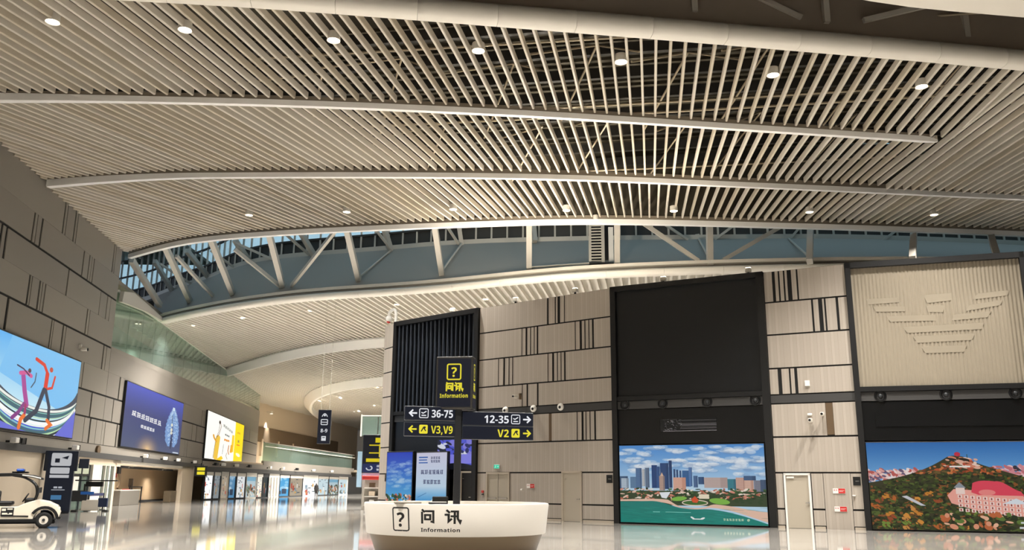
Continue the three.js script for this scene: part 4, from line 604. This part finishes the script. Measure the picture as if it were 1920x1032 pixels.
{ // standing person by the far shops
  const t = thing('person', 'small distant person in dark clothes standing in front of the white shop window', 'person', [-26.6, 0, -124.2], .15);
  const mc = new MarchingCubes(46, std(0x1c1a1a, .8), false, false, 60000); mc.isolation = 0;
  const caps = [[0, .86, 0, 0, 1.4, 0, .15, .17], [0, 1.4, 0, 0, 1.52, 0, .07, .055], [0, 1.6, .01, 0, 1.66, .01, .09, .085], [-.19, 1.38, 0, -.25, 1.1, .02, .06, .05], [-.25, 1.1, .02, -.22, .84, .08, .045, .035], [.19, 1.38, 0, .25, 1.1, .02, .06, .05], [.25, 1.1, .02, .22, .84, .08, .045, .035], [-.09, .9, 0, -.1, .48, .02, .09, .065], [-.1, .48, .02, -.11, .08, -.01, .06, .045], [.09, .9, 0, .11, .48, .0, .09, .065], [.11, .48, .0, .12, .08, -.03, .06, .045], [-.11, .045, -.02, -.12, .04, .13, .045, .035], [.12, .045, -.04, .14, .04, .12, .045, .035], [-.17, 1.39, 0, .17, 1.39, 0, .07, .07]];
  const n = 46, d = (x, y, z) => { let s = 0; for (const [ax, ay, az, bx, by, bz, r0, r1] of caps) { const px = x - ax, py = y - ay, pz = z - az, qx = bx - ax, qy = by - ay, qz = bz - az, k = clamp((px * qx + py * qy + pz * qz) / (qx * qx + qy * qy + qz * qz), 0, 1); s += Math.exp(-28 * (Math.hypot(px - qx * k, py - qy * k, pz - qz * k) - (r0 + (r1 - r0) * k))); } return -Math.log(Math.max(s, 1e-30)) / 28; };
  for (let k = 0; k < n; k++) for (let j = 0; j < n; j++) for (let i = 0; i < n; i++) mc.field[i + j * n + k * n * n] = -d((i - n / 2) / (n / 2), .9 + (j - n / 2) / (n / 2), (k - n / 2) / (n / 2));
  mc.update(); const g = new THREE.BufferGeometry(), c = mc.count ?? mc.geometry.drawRange.count; g.setAttribute('position', new THREE.BufferAttribute(mc.positionArray.slice(0, c * 3), 3)); g.setAttribute('normal', new THREE.BufferAttribute(mc.normalArray.slice(0, c * 3), 3)); g.translate(0, .9, 0);
  add('body', g, std(0x1d1a19, .85), t); add('hair', new THREE.SphereGeometry(.1, 14, 10, 0, 7, 0, 1.7).translate(0, 1.66, -.01), std(0x120f0d, .8), t, 'dark hair');
}
// hanging and standing signs in the far hall
{
  const art = canvas(96, 256, (g, w, h) => { g.fillStyle = '#171c2c'; g.fillRect(0, 0, w, h); g.strokeStyle = g.fillStyle = '#f2f4f8'; g.lineWidth = 7; g.lineCap = 'round'; g.beginPath(); g.moveTo(28, 48); g.quadraticCurveTo(48, 6, 68, 48); g.stroke(); g.beginPath(); g.arc(48, 40, 8, 0, 7); g.fill(); rrect(g, 22, 72, 50, 40, 6); g.stroke(); g.fillRect(26, 90, 42, 6); g.font = 'bold 40px sans-serif'; g.textAlign = 'center'; g.fillText('8-9', 48, 172); g.fillRect(30, 200, 36, 36); g.fillStyle = '#171c2c'; g.fillRect(38, 208, 20, 6); });
  const t = thing('hanging_sign', 'dark upright hanging sign with white symbols in the far hall', 'sign', [-12.55, 4.25, -60], .1); add('case', rbox(.86, 2.26, .18, .02, 0, 1.13, 0), M.darkGrey, t); add('face', new THREE.PlaneGeometry(.8, 2.2).translate(0, 1.13, .093), glow(art, .75), t); for (const x of [-.28, .28]) add('hanger', rod([x, 2.2, 0], [x, 10.1, 0], .012), M.steel, t);
  const y = canvas(192, 256, (g, w, h) => { g.fillStyle = '#0f1420'; g.fillRect(0, 0, w, h); g.fillStyle = '#f6e11c'; g.fillRect(60, 16, 132, 34); g.fillRect(30, 64, 60, 8); g.fillRect(30, 118, 60, 8); g.fillRect(80, 60, 112, 90); g.fillRect(16, 160, 150, 24); g.fillStyle = '#0f1420'; g.fillRect(112, 74, 50, 40); g.strokeStyle = '#f6e11c'; hanzi(g, 118, 76, 36, 6); g.fillStyle = '#1a2c5e'; g.fillRect(0, 196, w, 60); g.strokeStyle = '#e8ecf4'; g.lineWidth = 7; g.beginPath(); g.arc(34, 226, 14, -1, 3); g.stroke(); for (let i = 0; i < 6; i++) hanzi(g, 70 + i * 20, 204, 16, 3), hanzi(g, 70 + i * 20, 230, 14, 3); });
  const s = thing('shop_sign', 'tall dark sign with a yellow emblem on a pale blue kiosk beside the end pillar', 'sign', [-8.8, 2.6, -59.5], 0); add('case', rbox(2.6, 2.5, .3, .03, .3, 1.0, 0), M.darkGrey, s); add('face', new THREE.PlaneGeometry(2.5, 2.4).translate(.3, 1.0, .155), glow(y, .7), s); add('side_panel', box(.3, 2.3, .3, -1.15, .0, 0), std(0xa8c8e0, .4), s);
  const k = thing('kiosk', 'far kiosk with a pale blue front, red canopy and shelves of goods', 'kiosk', [-8.6, 0, -60.4]); add('front', box(2.9, .75, .2, .2, 2.55, .1), std(0x9fc4de, .4), k); add('canopy', rbox(3, .26, .7, .05, .2, 2.06, .3), M.red, k); for (const x of [-1.2, 1.4]) add('post', box(.16, 2.2, .2, x, 1.1, 0), M.steel, k);
  for (const h of [.3, .85, 1.4]) add('shelf', box(2.5, .06, .5, .15, h, 0), M.white, k); add('back', box(2.6, 2, .06, .15, 1.1, -.3), M.greyPanel, k);
  for (let i = 0; i < 9; i++) tag(add('goods_box', rbox(.3 + rnd() * .2, .3, .3, .02), [M.white, M.red, M.brown, M.beige][i % 4]), `${['white', 'red', 'brown', 'beige'][i % 4]} box of goods on the ${['lowest', 'middle', 'top'][Math.floor(i / 3)]} kiosk shelf, ${['left', 'middle', 'right'][i % 3]}`, 'box', 'goods on the kiosk shelves').position.set(-9.2 + (i % 3) * .75, .49 + Math.floor(i / 3) * .55, -60.35);
  const gl = structure('window'); for (let i = 0; i < 3; i++) add('glass_pane', box(1.3, 1.6, .04, -11.7 + i * 1.36, 6.35, -74), M.teal, gl); add('rail', box(4.2, .08, .1, -10.3, 7.2, -74), M.offWhite, gl); add('edge', box(8, .5, 4, -8.2, 5.3, -76), M.beige, gl); add('post', box(.12, 1.8, .12, -12.4, 6.4, -74), M.steel, gl); for (const z of [-74.4, -77.6]) add('post', box(.4, 5.2, .4, -5.2, 2.6, z), M.beige, gl);
}

// ---------------------------------------------------------------- left foreground: cart, totem, barriers, counter
{
  const c = thing('patrol_cart', 'white open patrol cart with black roof and blue light bar', 'cart', [-16.5, 0, -33.35], .44);
  const ex = (pts, d, z, bevel = .03) => new THREE.ExtrudeGeometry(new THREE.Shape(pts.map(([x, y]) => new THREE.Vector2(x, y))), { depth: d, bevelEnabled: true, bevelSize: bevel, bevelThickness: bevel, bevelSegments: 2 }).translate(0, 0, z);
  const arc = (cx, cy, r, a0, a1, n = 8) => Array.from({ length: n + 1 }, (_, i) => { const a = a0 + (a1 - a0) * i / n; return [cx + r * Math.cos(a), cy + r * Math.sin(a)]; });
  const side = [[-3.0, .32], [-2.62, .3], ...arc(-2.25, .3, .37, Math.PI, 0), [-1.8, .3], [-.86, .3], ...arc(-.45, .3, .38, Math.PI, .2), [.0, .42], [.03, .55], [-.06, .76], [-.35, .9], [-.7, .97], [-1.05, .86], [-1.35, .72], [-1.9, .74], [-2.2, .86], [-2.9, .88], [-3.02, .7]];
  const paint = std(0xe9dfcd, .3);
  add('body', ex(side, 1.16, -.58), paint, c);
  add('sill', box(1.3, .1, 1.28, -1.33, .28, 0), M.black, c); add('floor_pan', box(2.6, .12, 1.0, -1.4, .22, 0), M.rubber, c);
  for (const s of [-1, 1]) add('side_trim', ex([[-1.8, .42], [-.95, .4], [-.95, .44], [-1.8, .46]], .02, s > 0 ? .61 : -.63, .004), M.black, c);
  add('number_panel', new THREE.PlaneGeometry(.4, .28).translate(-1.62, .58, .62), print(canvas(96, 64, (g, w, h) => { g.fillStyle = '#17181a'; g.fillRect(0, 0, w, h); g.fillStyle = '#efe6d6'; g.fillRect(6, 8, 30, 18); g.fillRect(46, 6, 40, 10); g.fillRect(10, 40, 76, 14); g.fillStyle = '#17181a'; g.fillRect(50, 40, 14, 8); })), c, 'dark printed panel');
  add('letter_mark', new THREE.PlaneGeometry(.12, .16).translate(-2.05, .56, .62), M.black, c);
  for (const x of [-.45, -2.25]) for (const s of [-1, 1]) { const w = add('wheel', new THREE.TorusGeometry(.2, .09, 12, 28).translate(x, .29, s * .54), M.rubber, c); add('rim', new THREE.CylinderGeometry(.15, .13, .12, 20).rotateX(Math.PI / 2).translate(x, .29, s * .55), M.offWhite, w); add('hub', new THREE.CylinderGeometry(.05, .05, .16, 12).rotateX(Math.PI / 2).translate(x, .29, s * .56), M.darkGrey, w); }
  for (const s of [-1, 1]) { add('wing', ex(arc(-.45, .3, .46, 2.6, .1, 10).concat(arc(-.45, .3, .39, .1, 2.6, 10)), .08, s * .6 - .04, .015), M.black, c); add('headlamp', new THREE.SphereGeometry(.1, 14, 10).scale(.7, .8, 1).translate(-.04, .66, s * .44), M.whiteGloss, c); }
  for (const [x, d] of [[-1.75, 1], [-2.5, 1]]) { const st_ = add('seat', rbox(.5, .14, 1.1, .05, x, .86, 0), M.black, c); add('backrest', rbox(.12, .42, 1.05, .05, x - .26, 1.08, 0).rotateZ(0), M.black, st_); }
  add('steering_wheel', new THREE.TorusGeometry(.16, .02, 8, 24).rotateY(Math.PI / 2).rotateZ(-.5).translate(-1.12, 1.06, .28), M.black, c); add('dashboard', rbox(.3, .2, 1.1, .05, -.98, .94, 0), M.black, c);
  add('roof', ex([[-2.95, 1.8], [-2.8, 1.87], [-1.6, 1.9], [-.95, 1.84], [-.66, 1.74], [-.66, 1.7], [-.98, 1.78], [-1.6, 1.82], [-2.9, 1.78]], 1.24, -.62, .015), M.black, c);
  add('roof_stripe', ex([[-1.3, 1.83], [-.98, 1.79], [-.7, 1.72], [-.7, 1.75], [-.98, 1.82], [-1.3, 1.86]], .02, .635, .004), M.white, c);
  for (const s of [-1, 1]) { add('front_post', tube([[-.84, .95, s * .56], [-.78, 1.2, s * .56], [-.86, 1.5, s * .57], [-1.2, 1.74, s * .58], [-1.6, 1.82, s * .58]], .03, 24, 8), M.black, c); add('rear_post', rod([-2.85, .86, s * .56], [-2.8, 1.8, s * .56], .03), M.black, c); add('mirror', rbox(.06, .2, .14, .02, -.7, 1.32, s * .72), M.darkGrey, c); }
  add('windscreen', loft([[-.82, .98], [-.76, 1.22], [-.84, 1.5], [-1.0, 1.68]].map(([x, y]) => [V(x, y, -.53), V(x, y, .53), V(x - .015, y, .53), V(x - .015, y, -.53)]), true), M.glass, c);
  const lb = add('light_bar', rbox(.24, .1, .96, .04, -1.4, 2.02, 0), std(0x2a55b8, .25), c); add('light_base', box(.5, .06, .8, -1.4, 1.94, 0), M.black, lb);
  add('bumper', rbox(.12, .12, 1.1, .04, .02, .36, 0), M.black, c);
}
{
  const art = canvas(128, 320, (g, w, h) => { g.fillStyle = '#1c2434'; g.fillRect(0, 0, w, h); g.fillStyle = '#f4f6fa'; rrect(g, 18, 10, 96, 70, 8); g.fill(); rrect(g, 18, 88, 92, 34, 6); g.fill(); g.fillRect(18, 128, 92, 16); g.fillStyle = '#1c2434'; g.fillRect(36, 40, 22, 22); g.beginPath(); g.moveTo(66, 36); g.lineTo(100, 24); g.lineTo(94, 44); g.fill(); g.fillStyle = '#e8ecf4'; g.fillRect(44, 190, 18, 10); g.fillRect(66, 190, 18, 10); g.fillRect(34, 206, 64, 4); g.fillStyle = '#5a9ad0'; g.fillRect(36, 236, 50, 24); });
  const t = thing('totem_sign', 'tall dark blue totem sign with white symbols behind the cart', 'sign', L.at(48.6, 0, .9), .35); add('column', rbox(1.35, 2.35, .4, .03, 0, 1.17, 0), std(0x1a2231, .4), t); add('head', rbox(1.6, 1.05, .46, .03, 0, 2.72, 0), std(0x1a2231, .4), t); add('face', new THREE.PlaneGeometry(1.3, 3.1).translate(0, 1.68, .236), glow(art, .5), t); add('side_flag', rbox(.5, .5, .2, .02, 1.1, 2.6, -.1), std(0x26303f, .4), t);
}
{
  const t = thing('counter_stand', 'small dark equipment stand with a black top board between the cart and the shop door', 'stand', L.at(52.3, 0, 1.4), .3);
  add('top_board', rbox(2.2, .07, .7, .02, .3, 1.72, 0), M.black, t); add('box', rbox(.9, .28, .5, .03, .2, 1.52, 0), M.black, t); add('post', box(.1, 1.5, .1, -.3, .78, 0), M.darkGrey, t); add('case', rbox(.8, .6, .5, .03, -.5, .86, 0), M.darkGrey, t); add('basket', rbox(.9, .6, .5, .03, .1, .35, 0), M.offWhite, t); add('blue_label', box(.7, .16, .02, -.1, 1.02, .26), std(0x2a6ac0, .4), t); add('lower_case', rbox(.5, .5, .4, .03, .75, .5, .05), std(0x1d2a48, .4), t); for (const x of [-.7, .9]) add('foot', rbox(.3, .08, .6, .02, x, .04, 0), M.black, t);
  const b = thing('belt_barrier', 'dark blue belt barrier stretched before the shop door', 'barrier', L.at(54.2, 0, 1.2), L.turn); for (const x of [-1.4, 1.4]) { add('post', cyl(.04, .04, 1, x, .5, 0), M.black, b); add('foot', cyl(.18, .2, .04, x, .02, 0), M.black, b); } add('belt', box(2.8, .16, .015, 0, .92, 0), std(0x1b2350, .6), b);
}
{
  const t = thing('service_counter', 'grey service counter in the warm lit recess of the left wall', 'counter', L.at(68.4, 0, -1.2), L.turn); add('front', rbox(5.2, 1.05, .5, .03, 0, .525, .3), std(0x6f6a62, .5), t); add('top', box(5.4, .06, .9, 0, 1.08, .1), M.offWhite, t);
  const m = thing('monitor', 'black monitor turned away on the grey service counter', 'monitor', L.at(69.9, 1.11, -1.1), L.turn + .5); add('screen', rbox(1.1, .62, .06, .02, 0, .5, 0), M.black, m); add('stand', box(.12, .3, .1, 0, .15, -.04), M.black, m); add('foot', box(.4, .03, .26, 0, .015, 0), M.black, m);
  const l = thing('desk_terminal', 'dark terminal on a bent brown arm at the left end of the service counter', 'terminal', L.at(66.6, 1.115, -1.1), L.turn); add('arm', tube([[0, .1, 0], [.25, .4, 0], [.2, .9, 0], [0, 1.25, 0]], .09, 20, 8), M.brown, l); add('screen', rbox(.7, .55, .1, .02, -.25, 1.4, .05), M.black, l);
  const r = tag(add('red_notice', box(.7, .36, .03), M.red), 'red notice on the warm wall behind the service counter', 'notice'); onBay(r, L, 74, 2.2, -3.43);
  const p = tag(add('red_folder', box(.6, .05, .4), M.red), 'red folder lying on the service counter before the monitor', 'folder'); onBay(p, L, 68.4, 1.135, -1.0);
  const k = thing('low_partition', 'low dark grey partition with a thin top rail beside the service counter', 'partition', L.at(72.9, 0, -1.4), L.turn); add('rail', box(3, .08, .1, 0, 1.3, 0), M.black, k); add('post', box(.08, 1.3, .08, 1.45, .65, 0), M.black, k); add('post', box(.08, 1.3, .08, -1.45, .65, 0), M.black, k);
  tag(onBay(add('waste_bin', rbox(2.2, .95, .6, .04), std(0x6a5c48, .6)), L, 80.8, .475, -.6), 'brown square bin against the right side of the recess', 'bin');
  const ya = canvas(96, 72, (g, w, h) => { g.fillStyle = '#141414'; g.fillRect(0, 0, w, h); g.fillStyle = '#f4e42a'; g.fillRect(18, 8, 64, 24); g.fillRect(18, 40, 64, 24); g.fillStyle = '#141414'; g.fillRect(24, 32, 50, 5); });
  const y = thing('hanging_sign', 'small black hanging sign with two yellow bars under the left wall band', 'sign', L.at(85.6, 2.32, .9), .25); add('case', rbox(1.15, .95, .16, .02, 0, .42, 0), M.black, y); add('face', new THREE.PlaneGeometry(1.05, .85).translate(0, .42, .083), glow(ya, .9), y); add('hanger', box(.08, .3, .08, 0, 1.0, 0), M.black, y);
}

// ---------------------------------------------------------------- information desk and signpost
{
  const R = 2.25, d = thing('information_desk', 'round cream information desk with black question mark lettering', 'desk', [-1.3, 0, -22.2]);
  const lathe = (pts, n = 96) => toCreasedNormals(new THREE.LatheGeometry(pts.map(([x, y]) => new THREE.Vector2(x, y)), n), .6);
  add('front_band', lathe([[R - .34, .5], [R - .1, .5], [R - .085, .52], [R - .01, 1.17], [R - .02, 1.195], [R - .05, 1.2], [R - .2, 1.2], [R - .2, .8], [R - .34, .8], [R - .34, .5]]), std(0xede8df, .35), d);
  add('base', lathe([[1.78, .0], [1.9, .0], [2.09, .5], [2.09, .53], [1.78, .53], [1.78, 0]]), std(0x7c6b54, .35, { metalness: .3 }), d);
  add('plinth', lathe([[1.7, .0], [1.86, .0], [1.86, .05], [1.7, .05], [1.7, 0]]), M.darkGrey, d);
  add('worktop', lathe([[1.2, .76], [2.04, .76], [2.04, .8], [1.2, .8], [1.2, .76]]), M.offWhite, d);
  add('inner_cabinet', lathe([[1.5, 0.06], [1.55, .06], [1.55, .76], [1.5, .76], [1.5, .06]], 48), M.offWhite, d);
  const p0 = -.69, pl = .88, W = 1024, Hh = 384, px = (x) => (Math.asin(x / 2.2) - p0) / pl * W, py = (v) => (1.16 - v) / .6 * Hh, sc = W / (pl * 2.2);
  const ink = canvas(W, Hh, (g) => {
    g.fillStyle = '#000'; g.fillRect(0, 0, W, Hh); question(g, px(-1.31), py(1.11), .43 * sc, py(.62) - py(1.11), '#fff', .035 * sc); g.strokeStyle = '#fff';
    strokes(g, px(-.67), py(1.075), .33 * sc, WEN, .05 * sc); strokes(g, px(-.11), py(1.075), .33 * sc, XUN, .05 * sc);
    g.fillStyle = '#fff'; g.font = `bold ${.135 * sc}px sans-serif`; g.textAlign = 'left'; g.textBaseline = 'middle'; g.save(); g.translate(px(-.67), py(.645)); g.scale(.9 * sc / g.measureText('Information').width, 1); g.fillText('Information', 0, 0); g.restore();
  }); ink.colorSpace = THREE.NoColorSpace;
  const ls = new THREE.LatheGeometry([new THREE.Vector2(R - .0895 + .0775 * (.56 - .52) / .65 + .004, .56), new THREE.Vector2(R - .085 + .075 * (1.16 - .52) / .65 + .004, 1.16)], 40, p0, pl);
  add('lettering', ls, new THREE.MeshStandardMaterial({ color: 0x0a0a0a, roughness: .5, alphaMap: ink, transparent: true }), d, 'black printed question mark and writing');
  const onDesk = (x, z, y = .8) => [-1.3 + x, y, -22.2 + z];
  const tr = thing('paper_tray', 'grey paper tray lying on the desk rim left of the signpost', 'tray', onDesk(-1.0, 1.78, 1.2), .5); add('tray', rbox(.55, .035, .3, .012, 0, .018, 0), std(0x8d8678, .5), tr); add('papers', box(.42, .02, .24, 0, .045, 0), M.white, tr);
  const tr2 = thing('paper_tray', 'black flat tray on the desk rim beside the grey paper tray', 'tray', onDesk(-.3, 2.02, 1.2), .14); add('tray', rbox(.42, .035, .26, .012, 0, .018, 0), M.black, tr2); add('papers', box(.36, .012, .2, 0, .042, 0), M.white, tr2);
  const mo = thing('monitor', 'small black monitor behind the desk rim, left of the signpost foot', 'monitor', onDesk(-.3, 1.45, .805), .2); add('screen', rbox(.36, .3, .05, .02, 0, .4, 0), M.black, mo); add('stand', box(.06, .28, .05, 0, .14, -.02), M.black, mo); add('foot', box(.22, .02, .16, 0, .01, 0), M.black, mo);
}
{
  const s = thing('signpost', 'black signpost rising from the round desk with four direction boards and a lit information box', 'signpost', [-1.31, 0, -22.2]);
  add('pole', rbox(.17, 3.55, .17, .03, 0, 1.775, 0), std(0x24262a, .4), s);
  const infoArt = canvas(256, 384, (g, w, h) => { g.fillStyle = '#171b29'; g.fillRect(0, 0, w, h); question(g, 74, 44, 104, 122, '#f3e53a', 11); g.strokeStyle = '#f3e53a'; strokes(g, 62, 192, 62, WEN, 12); strokes(g, 134, 192, 62, XUN, 12); g.fillStyle = '#f3e53a'; g.font = 'bold 44px sans-serif'; g.textAlign = 'center'; g.textBaseline = 'middle'; g.save(); g.translate(128, 296); g.scale(222 / g.measureText('Information').width, 1); g.fillText('Information', 0, 0); g.restore(); });
  const bx = add('sign_box', rbox(.94, 1.32, .42, .03), std(0x34322f, .45), s); bx.position.set(-.08, 4.1, 0); bx.rotation.y = -.16;
  add('front_face', new THREE.PlaneGeometry(.84, 1.2).translate(0, 0, .213), glow(infoArt, .85), bx, 'lit face with yellow writing'); const rf = add('side_face', new THREE.PlaneGeometry(.36, 1.2).rotateY(Math.PI / 2).translate(.473, 0, 0), glow(infoArt, .85), bx, 'lit side face with yellow writing');
  const icon = (g, x, y, q, c, k) => { g.strokeStyle = g.fillStyle = c; g.lineWidth = q * .1; rrect(g, x, y, q, q, q * .14); if (k) { g.fill(); g.strokeStyle = g.fillStyle = '#151a28'; } else g.stroke(); g.lineWidth = q * .12; if (k === 2) { g.beginPath(); g.moveTo(x + q * .25, y + q * .75); g.lineTo(x + q * .5, y + q * .3); g.lineTo(x + q * .78, y + q * .7); g.stroke(); g.beginPath(); g.arc(x + q * .65, y + q * .3, q * .12, 0, 7); g.fill(); } else { g.beginPath(); g.moveTo(x + q * .2, y + q * .4); g.lineTo(x + q * .42, y + q * .5); g.lineTo(x + q * .8, y + q * .26); g.moveTo(x + q * .22, y + q * .74); g.lineTo(x + q * .78, y + q * .74); g.stroke(); } };
  const arrow = (g, x, y, q, dir, c) => { g.strokeStyle = c; g.lineWidth = q * .2; g.lineJoin = 'miter'; g.beginPath(); g.moveTo(x - dir * q * .5, y); g.lineTo(x + dir * q * .42, y); g.moveTo(x + dir * q * .02, y - q * .42); g.lineTo(x + dir * q * .46, y); g.lineTo(x + dir * q * .02, y + q * .42); g.stroke(); };
  const board = (side, w, yy, text, c, fill) => {
    const art = canvas(512, Math.round(512 * .31 / w), (g, W2, H2) => { g.fillStyle = '#151a28'; g.fillRect(0, 0, W2, H2); const q = H2 * .7, k = 512 / w; g.font = `bold ${H2 * .84}px sans-serif`; g.textBaseline = 'middle'; g.fillStyle = c;
      if (side > 0) { arrow(g, W2 - .16 * k, H2 / 2, q * .9, 1, c); icon(g, W2 - .56 * k, H2 * .15, q, c, fill); g.textAlign = 'right'; g.fillStyle = c; g.fillText(text, W2 - .62 * k, H2 * .53); }
      else { arrow(g, .2 * k, H2 / 2, q * .9, -1, c); icon(g, .36 * k, H2 * .15, q, c, fill); g.textAlign = 'left'; g.fillStyle = c; g.fillText(text, .66 * k, H2 * .53, .56 * k); } });
    const b = add('direction_board', rbox(w, .345, .14, .02), std(0x2b2f38, .4), s); const a = .2, cx = side * (.085 + w / 2); b.position.set(cx * Math.cos(a), yy, -cx * Math.sin(a)); b.rotation.y = a;
    add('board_face', new THREE.PlaneGeometry(w - .03, .31).translate(0, 0, .0725), glow(art, .9), b, 'lit face with arrow and writing'); add('bracket', box(.06, .12, .08, -side * (w / 2 + .02), 0, 0), M.darkGrey, b);
  };
  board(1, 1.82, 3.235, '12-35', '#f6f7fb', 0); board(1, 1.82, 2.89, 'V2', '#f3e53a', 2); board(-1, 1.26, 3.335, '36-75', '#f6f7fb', 0); board(-1, 1.26, 2.945, 'V3,V9', '#f3e53a', 2);
}

// ---------------------------------------------------------------- lamps
function lampSpot(pos, target, k, angle = 0.9, color = WARM, size = 8, pen = .6) { const l = new THREE.SpotLight(color, k, 0, angle, pen); l.position.set(...pos); l.target.position.set(...target); l.shadow.radius = size; l.castShadow = true; scene.add(l, l.target); return l; }
function downlight(label, x, y, z, k, group, r = .2) {
  const t = thing('downlight', label, 'downlight', [x, y, z], 0, group);
  const hs = add('housing', new THREE.CylinderGeometry(r * 1.1, r * 1.15, .26, 20, 1, true).translate(0, .13, 0), M.offWhite, t); add('cap', new THREE.CylinderGeometry(r * 1.1, r * 1.1, .04, 20).translate(0, .27, 0), M.offWhite, hs); add('lens', new THREE.CylinderGeometry(r, r, .03, 20).translate(0, .02, 0), M.lens, hs);
  if (k) lampSpot([x, y - .03, z], [x, 0, z], k, z < -56 ? 1.25 : 0.9);
}
const nth = ['first', 'second', 'third', 'fourth', 'fifth', 'sixth', 'seventh', 'eighth'];
[[-15.36, -26.54], [-11.12, -27], [-6.22, -27.64], [-1.25, -28.31], [3.87, -29.06], [9.63, -30], [15.54, -30.87]].forEach(([x, z], i) => downlight(`${nth[i]} downlight from the left in the near row of the slatted ceiling`, x, 16.5, z, LAMP, 'near row of ceiling downlights', .2));
[[-15.04, -48.08], [-9.33, -47.34], [-3.3, -46.71], [3, -46.74], [8.96, -46.68], [16.5, -46.68], [23.56, -46.98]].forEach(([x, z], i) => downlight(`${nth[i]} downlight from the left in the far row above the edge strip`, x, 16.52, z, LAMP * [.8, .8, .8, .8, .5, .12, .12][i], 'far row of ceiling downlights', .19));
for (const [x, z, n] of [[22.5, -32.4, 'near'], [30.5, -33.8, 'outer'], [31, -47.6, 'rear']]) downlight(`added unseen downlight beyond the right edge, ${n} one`, x, 16.5, z, LAMP, 'added unseen downlights beyond the right edge', .2);  // unseen lamps added to brighten the right end of the slats
downlight('small white downlight near the edge strip above the ladder', 4.78, 16.5, -48.4, 0, undefined, .14);
[[-26.07, -70.78], [-20.85, -67.09], [-14.9, -64.11], [-8.16, -61.51], [-1.83, -59.45]].forEach(([x, z], i) => downlight(`${nth[i]} downlight from the left behind the cream edge of the lower ceiling`, x, 14.12, z, FARLAMP * (i ? 1 : .3), 'downlights of the lower far ceiling', .22));
[[-20.3, -113, 14.3], [-17.6, -118, 14.4], [-24.6, -119.7, 14.4], [-25.2, -132.2, 14.6], [-29, -136.8, 14.6], [-22, -146, 14.7], [-27, -158, 14.8]].forEach(([x, z, y], i) => downlight(`far round downlight near the pale ring ceiling, ${nth[i]} nearest the hall`, x, y - .1, z, FARLAMP, 'downlights of the distant ceiling', .4));
for (const [x, z, n] of [[5, -82, 'nearest'], [14, -96, 'second'], [2, -112, 'third'], [12, -130, 'fourth'], [-4, -152, 'fifth'], [6, -176, 'farthest']]) downlight(`added unseen downlight behind the end pillar, ${n}`, x, 14.1, z, FARLAMP, 'added unseen downlights of the far hall', .3);  // unseen lamps added out of sight to brighten the far hall
// lamps of the near layer overhead, out of the frame
for (const [x, z, n] of [[-16, -12, 'nearest the left wall'], [-5, -13, 'ahead and left of the camera'], [6, -15, 'ahead and right of the camera'], [17, -17, 'nearest the right wall'], [-12, 3, 'behind, on the left'], [4, 2, 'behind, in the middle'], [20, 0, 'behind, on the right']]) downlight(`plain ceiling downlight out of the frame, ${n}`, x, 15.8, z, LAMP, 'overhead downlights', .2);
// floods on top of the right wall that light the ceiling
for (const [b, u, k, n] of [[bA, 4.4, 1, 'above the dark fins'], [bB, 2.2, 1.7, 'above the left part of the panelled wall'], [bB, 6, 1.5, 'above the right part of the panelled wall'], [bC, 2.54, .45, 'left of two above the plain black panel'], [bC, 6.51, .06, 'right of two above the plain black panel']]) {
  const p = b.at(u, WH, -.3), t = thing('floodlight', `small ceiling floodlight on the wall top ${n}`, 'floodlight', p, b.turn, 'floodlights on the right wall top');
  add('foot', box(.08, .16, .08, 0, .08, 0), M.black, t); const hd = add('head', rbox(.26, .2, .2, .03, 0, .22, 0), M.offWhite, t); add('lens', box(.22, .02, .16, 0, .33, 0), M.lens, hd);
  lampSpot([p[0], p[1] + .36, p[2]], [p[0] - b.dz * 0 + b.dz * 3, p[1] + 5, p[2] - b.dx * 5], UPLIGHT * k * .35, 1.2, 0xfff3e0, 8, .8);
  lampSpot([p[0] + .02, p[1] + .37, p[2]], [p[0] * .96, p[1] + 6, p[2] * .9], UPLIGHT * k * .4, 1.2, 0xfff3e0, 8, .8);
}
// recess, shop and gallery lamps
for (const [u, o, h, k, n] of [[65.5, -2, 2.86, 7, 'left recess downlight over the service counter'], [73, -2, 2.86, 7, 'middle recess downlight over the service counter'], [84, -2, 2.86, 7, 'right recess downlight beside the dark ceiling slot'], [54, -1.4, 2.86, 5, 'downlight inside the glazed shop door']]) { const p = L.at(u, h, o); downlight(n, p[0], p[1], p[2], k * 9, undefined, .16); }
for (const [i, u] of [22, 30, 40, 52].entries()) { const p = FB.at(u, 12.6, -11.0), t = thing('wall_washer', `wall washer above the warm scalloped wall of the far gallery, ${nth[i]} from the left`, 'wall washer', p, FB.turn, 'gallery wall washers'); add('head', new THREE.CylinderGeometry(.2, .24, .4, 16).translate(0, .2, 0), M.offWhite, t); add('lens', new THREE.CylinderGeometry(.2, .2, .03, 16), M.lens, t); add('arm', box(.1, .1, 1, 0, .3, -.5), M.offWhite, t); const a = FB.at(u, 6, -11.4); lampSpot([p[0], p[1] - .05, p[2]], a, 700, .5, WARM, 6, .7); }
for (const u of [66, 82]) { const p = L.at(u, 14.3, -3); lampSpot(p, L.at(u, 10, -4), 260, 1.1, 0xdfeee8); const t = thing('gallery_lamp', `lamp inside the glazed gallery of the left wall, ${u < 70 ? 'nearer' : 'farther'} one`, 'lamp', p); add('lens', new THREE.CylinderGeometry(.2, .2, .04, 16).translate(0, .05, 0), M.lens, t); add('housing', new THREE.CylinderGeometry(.24, .24, .14, 16).translate(0, .14, 0), M.offWhite, t); }

scene.traverse((o) => { if (o.isMesh) o.castShadow = o.receiveShadow = true; });
renderer.render(scene, camera);
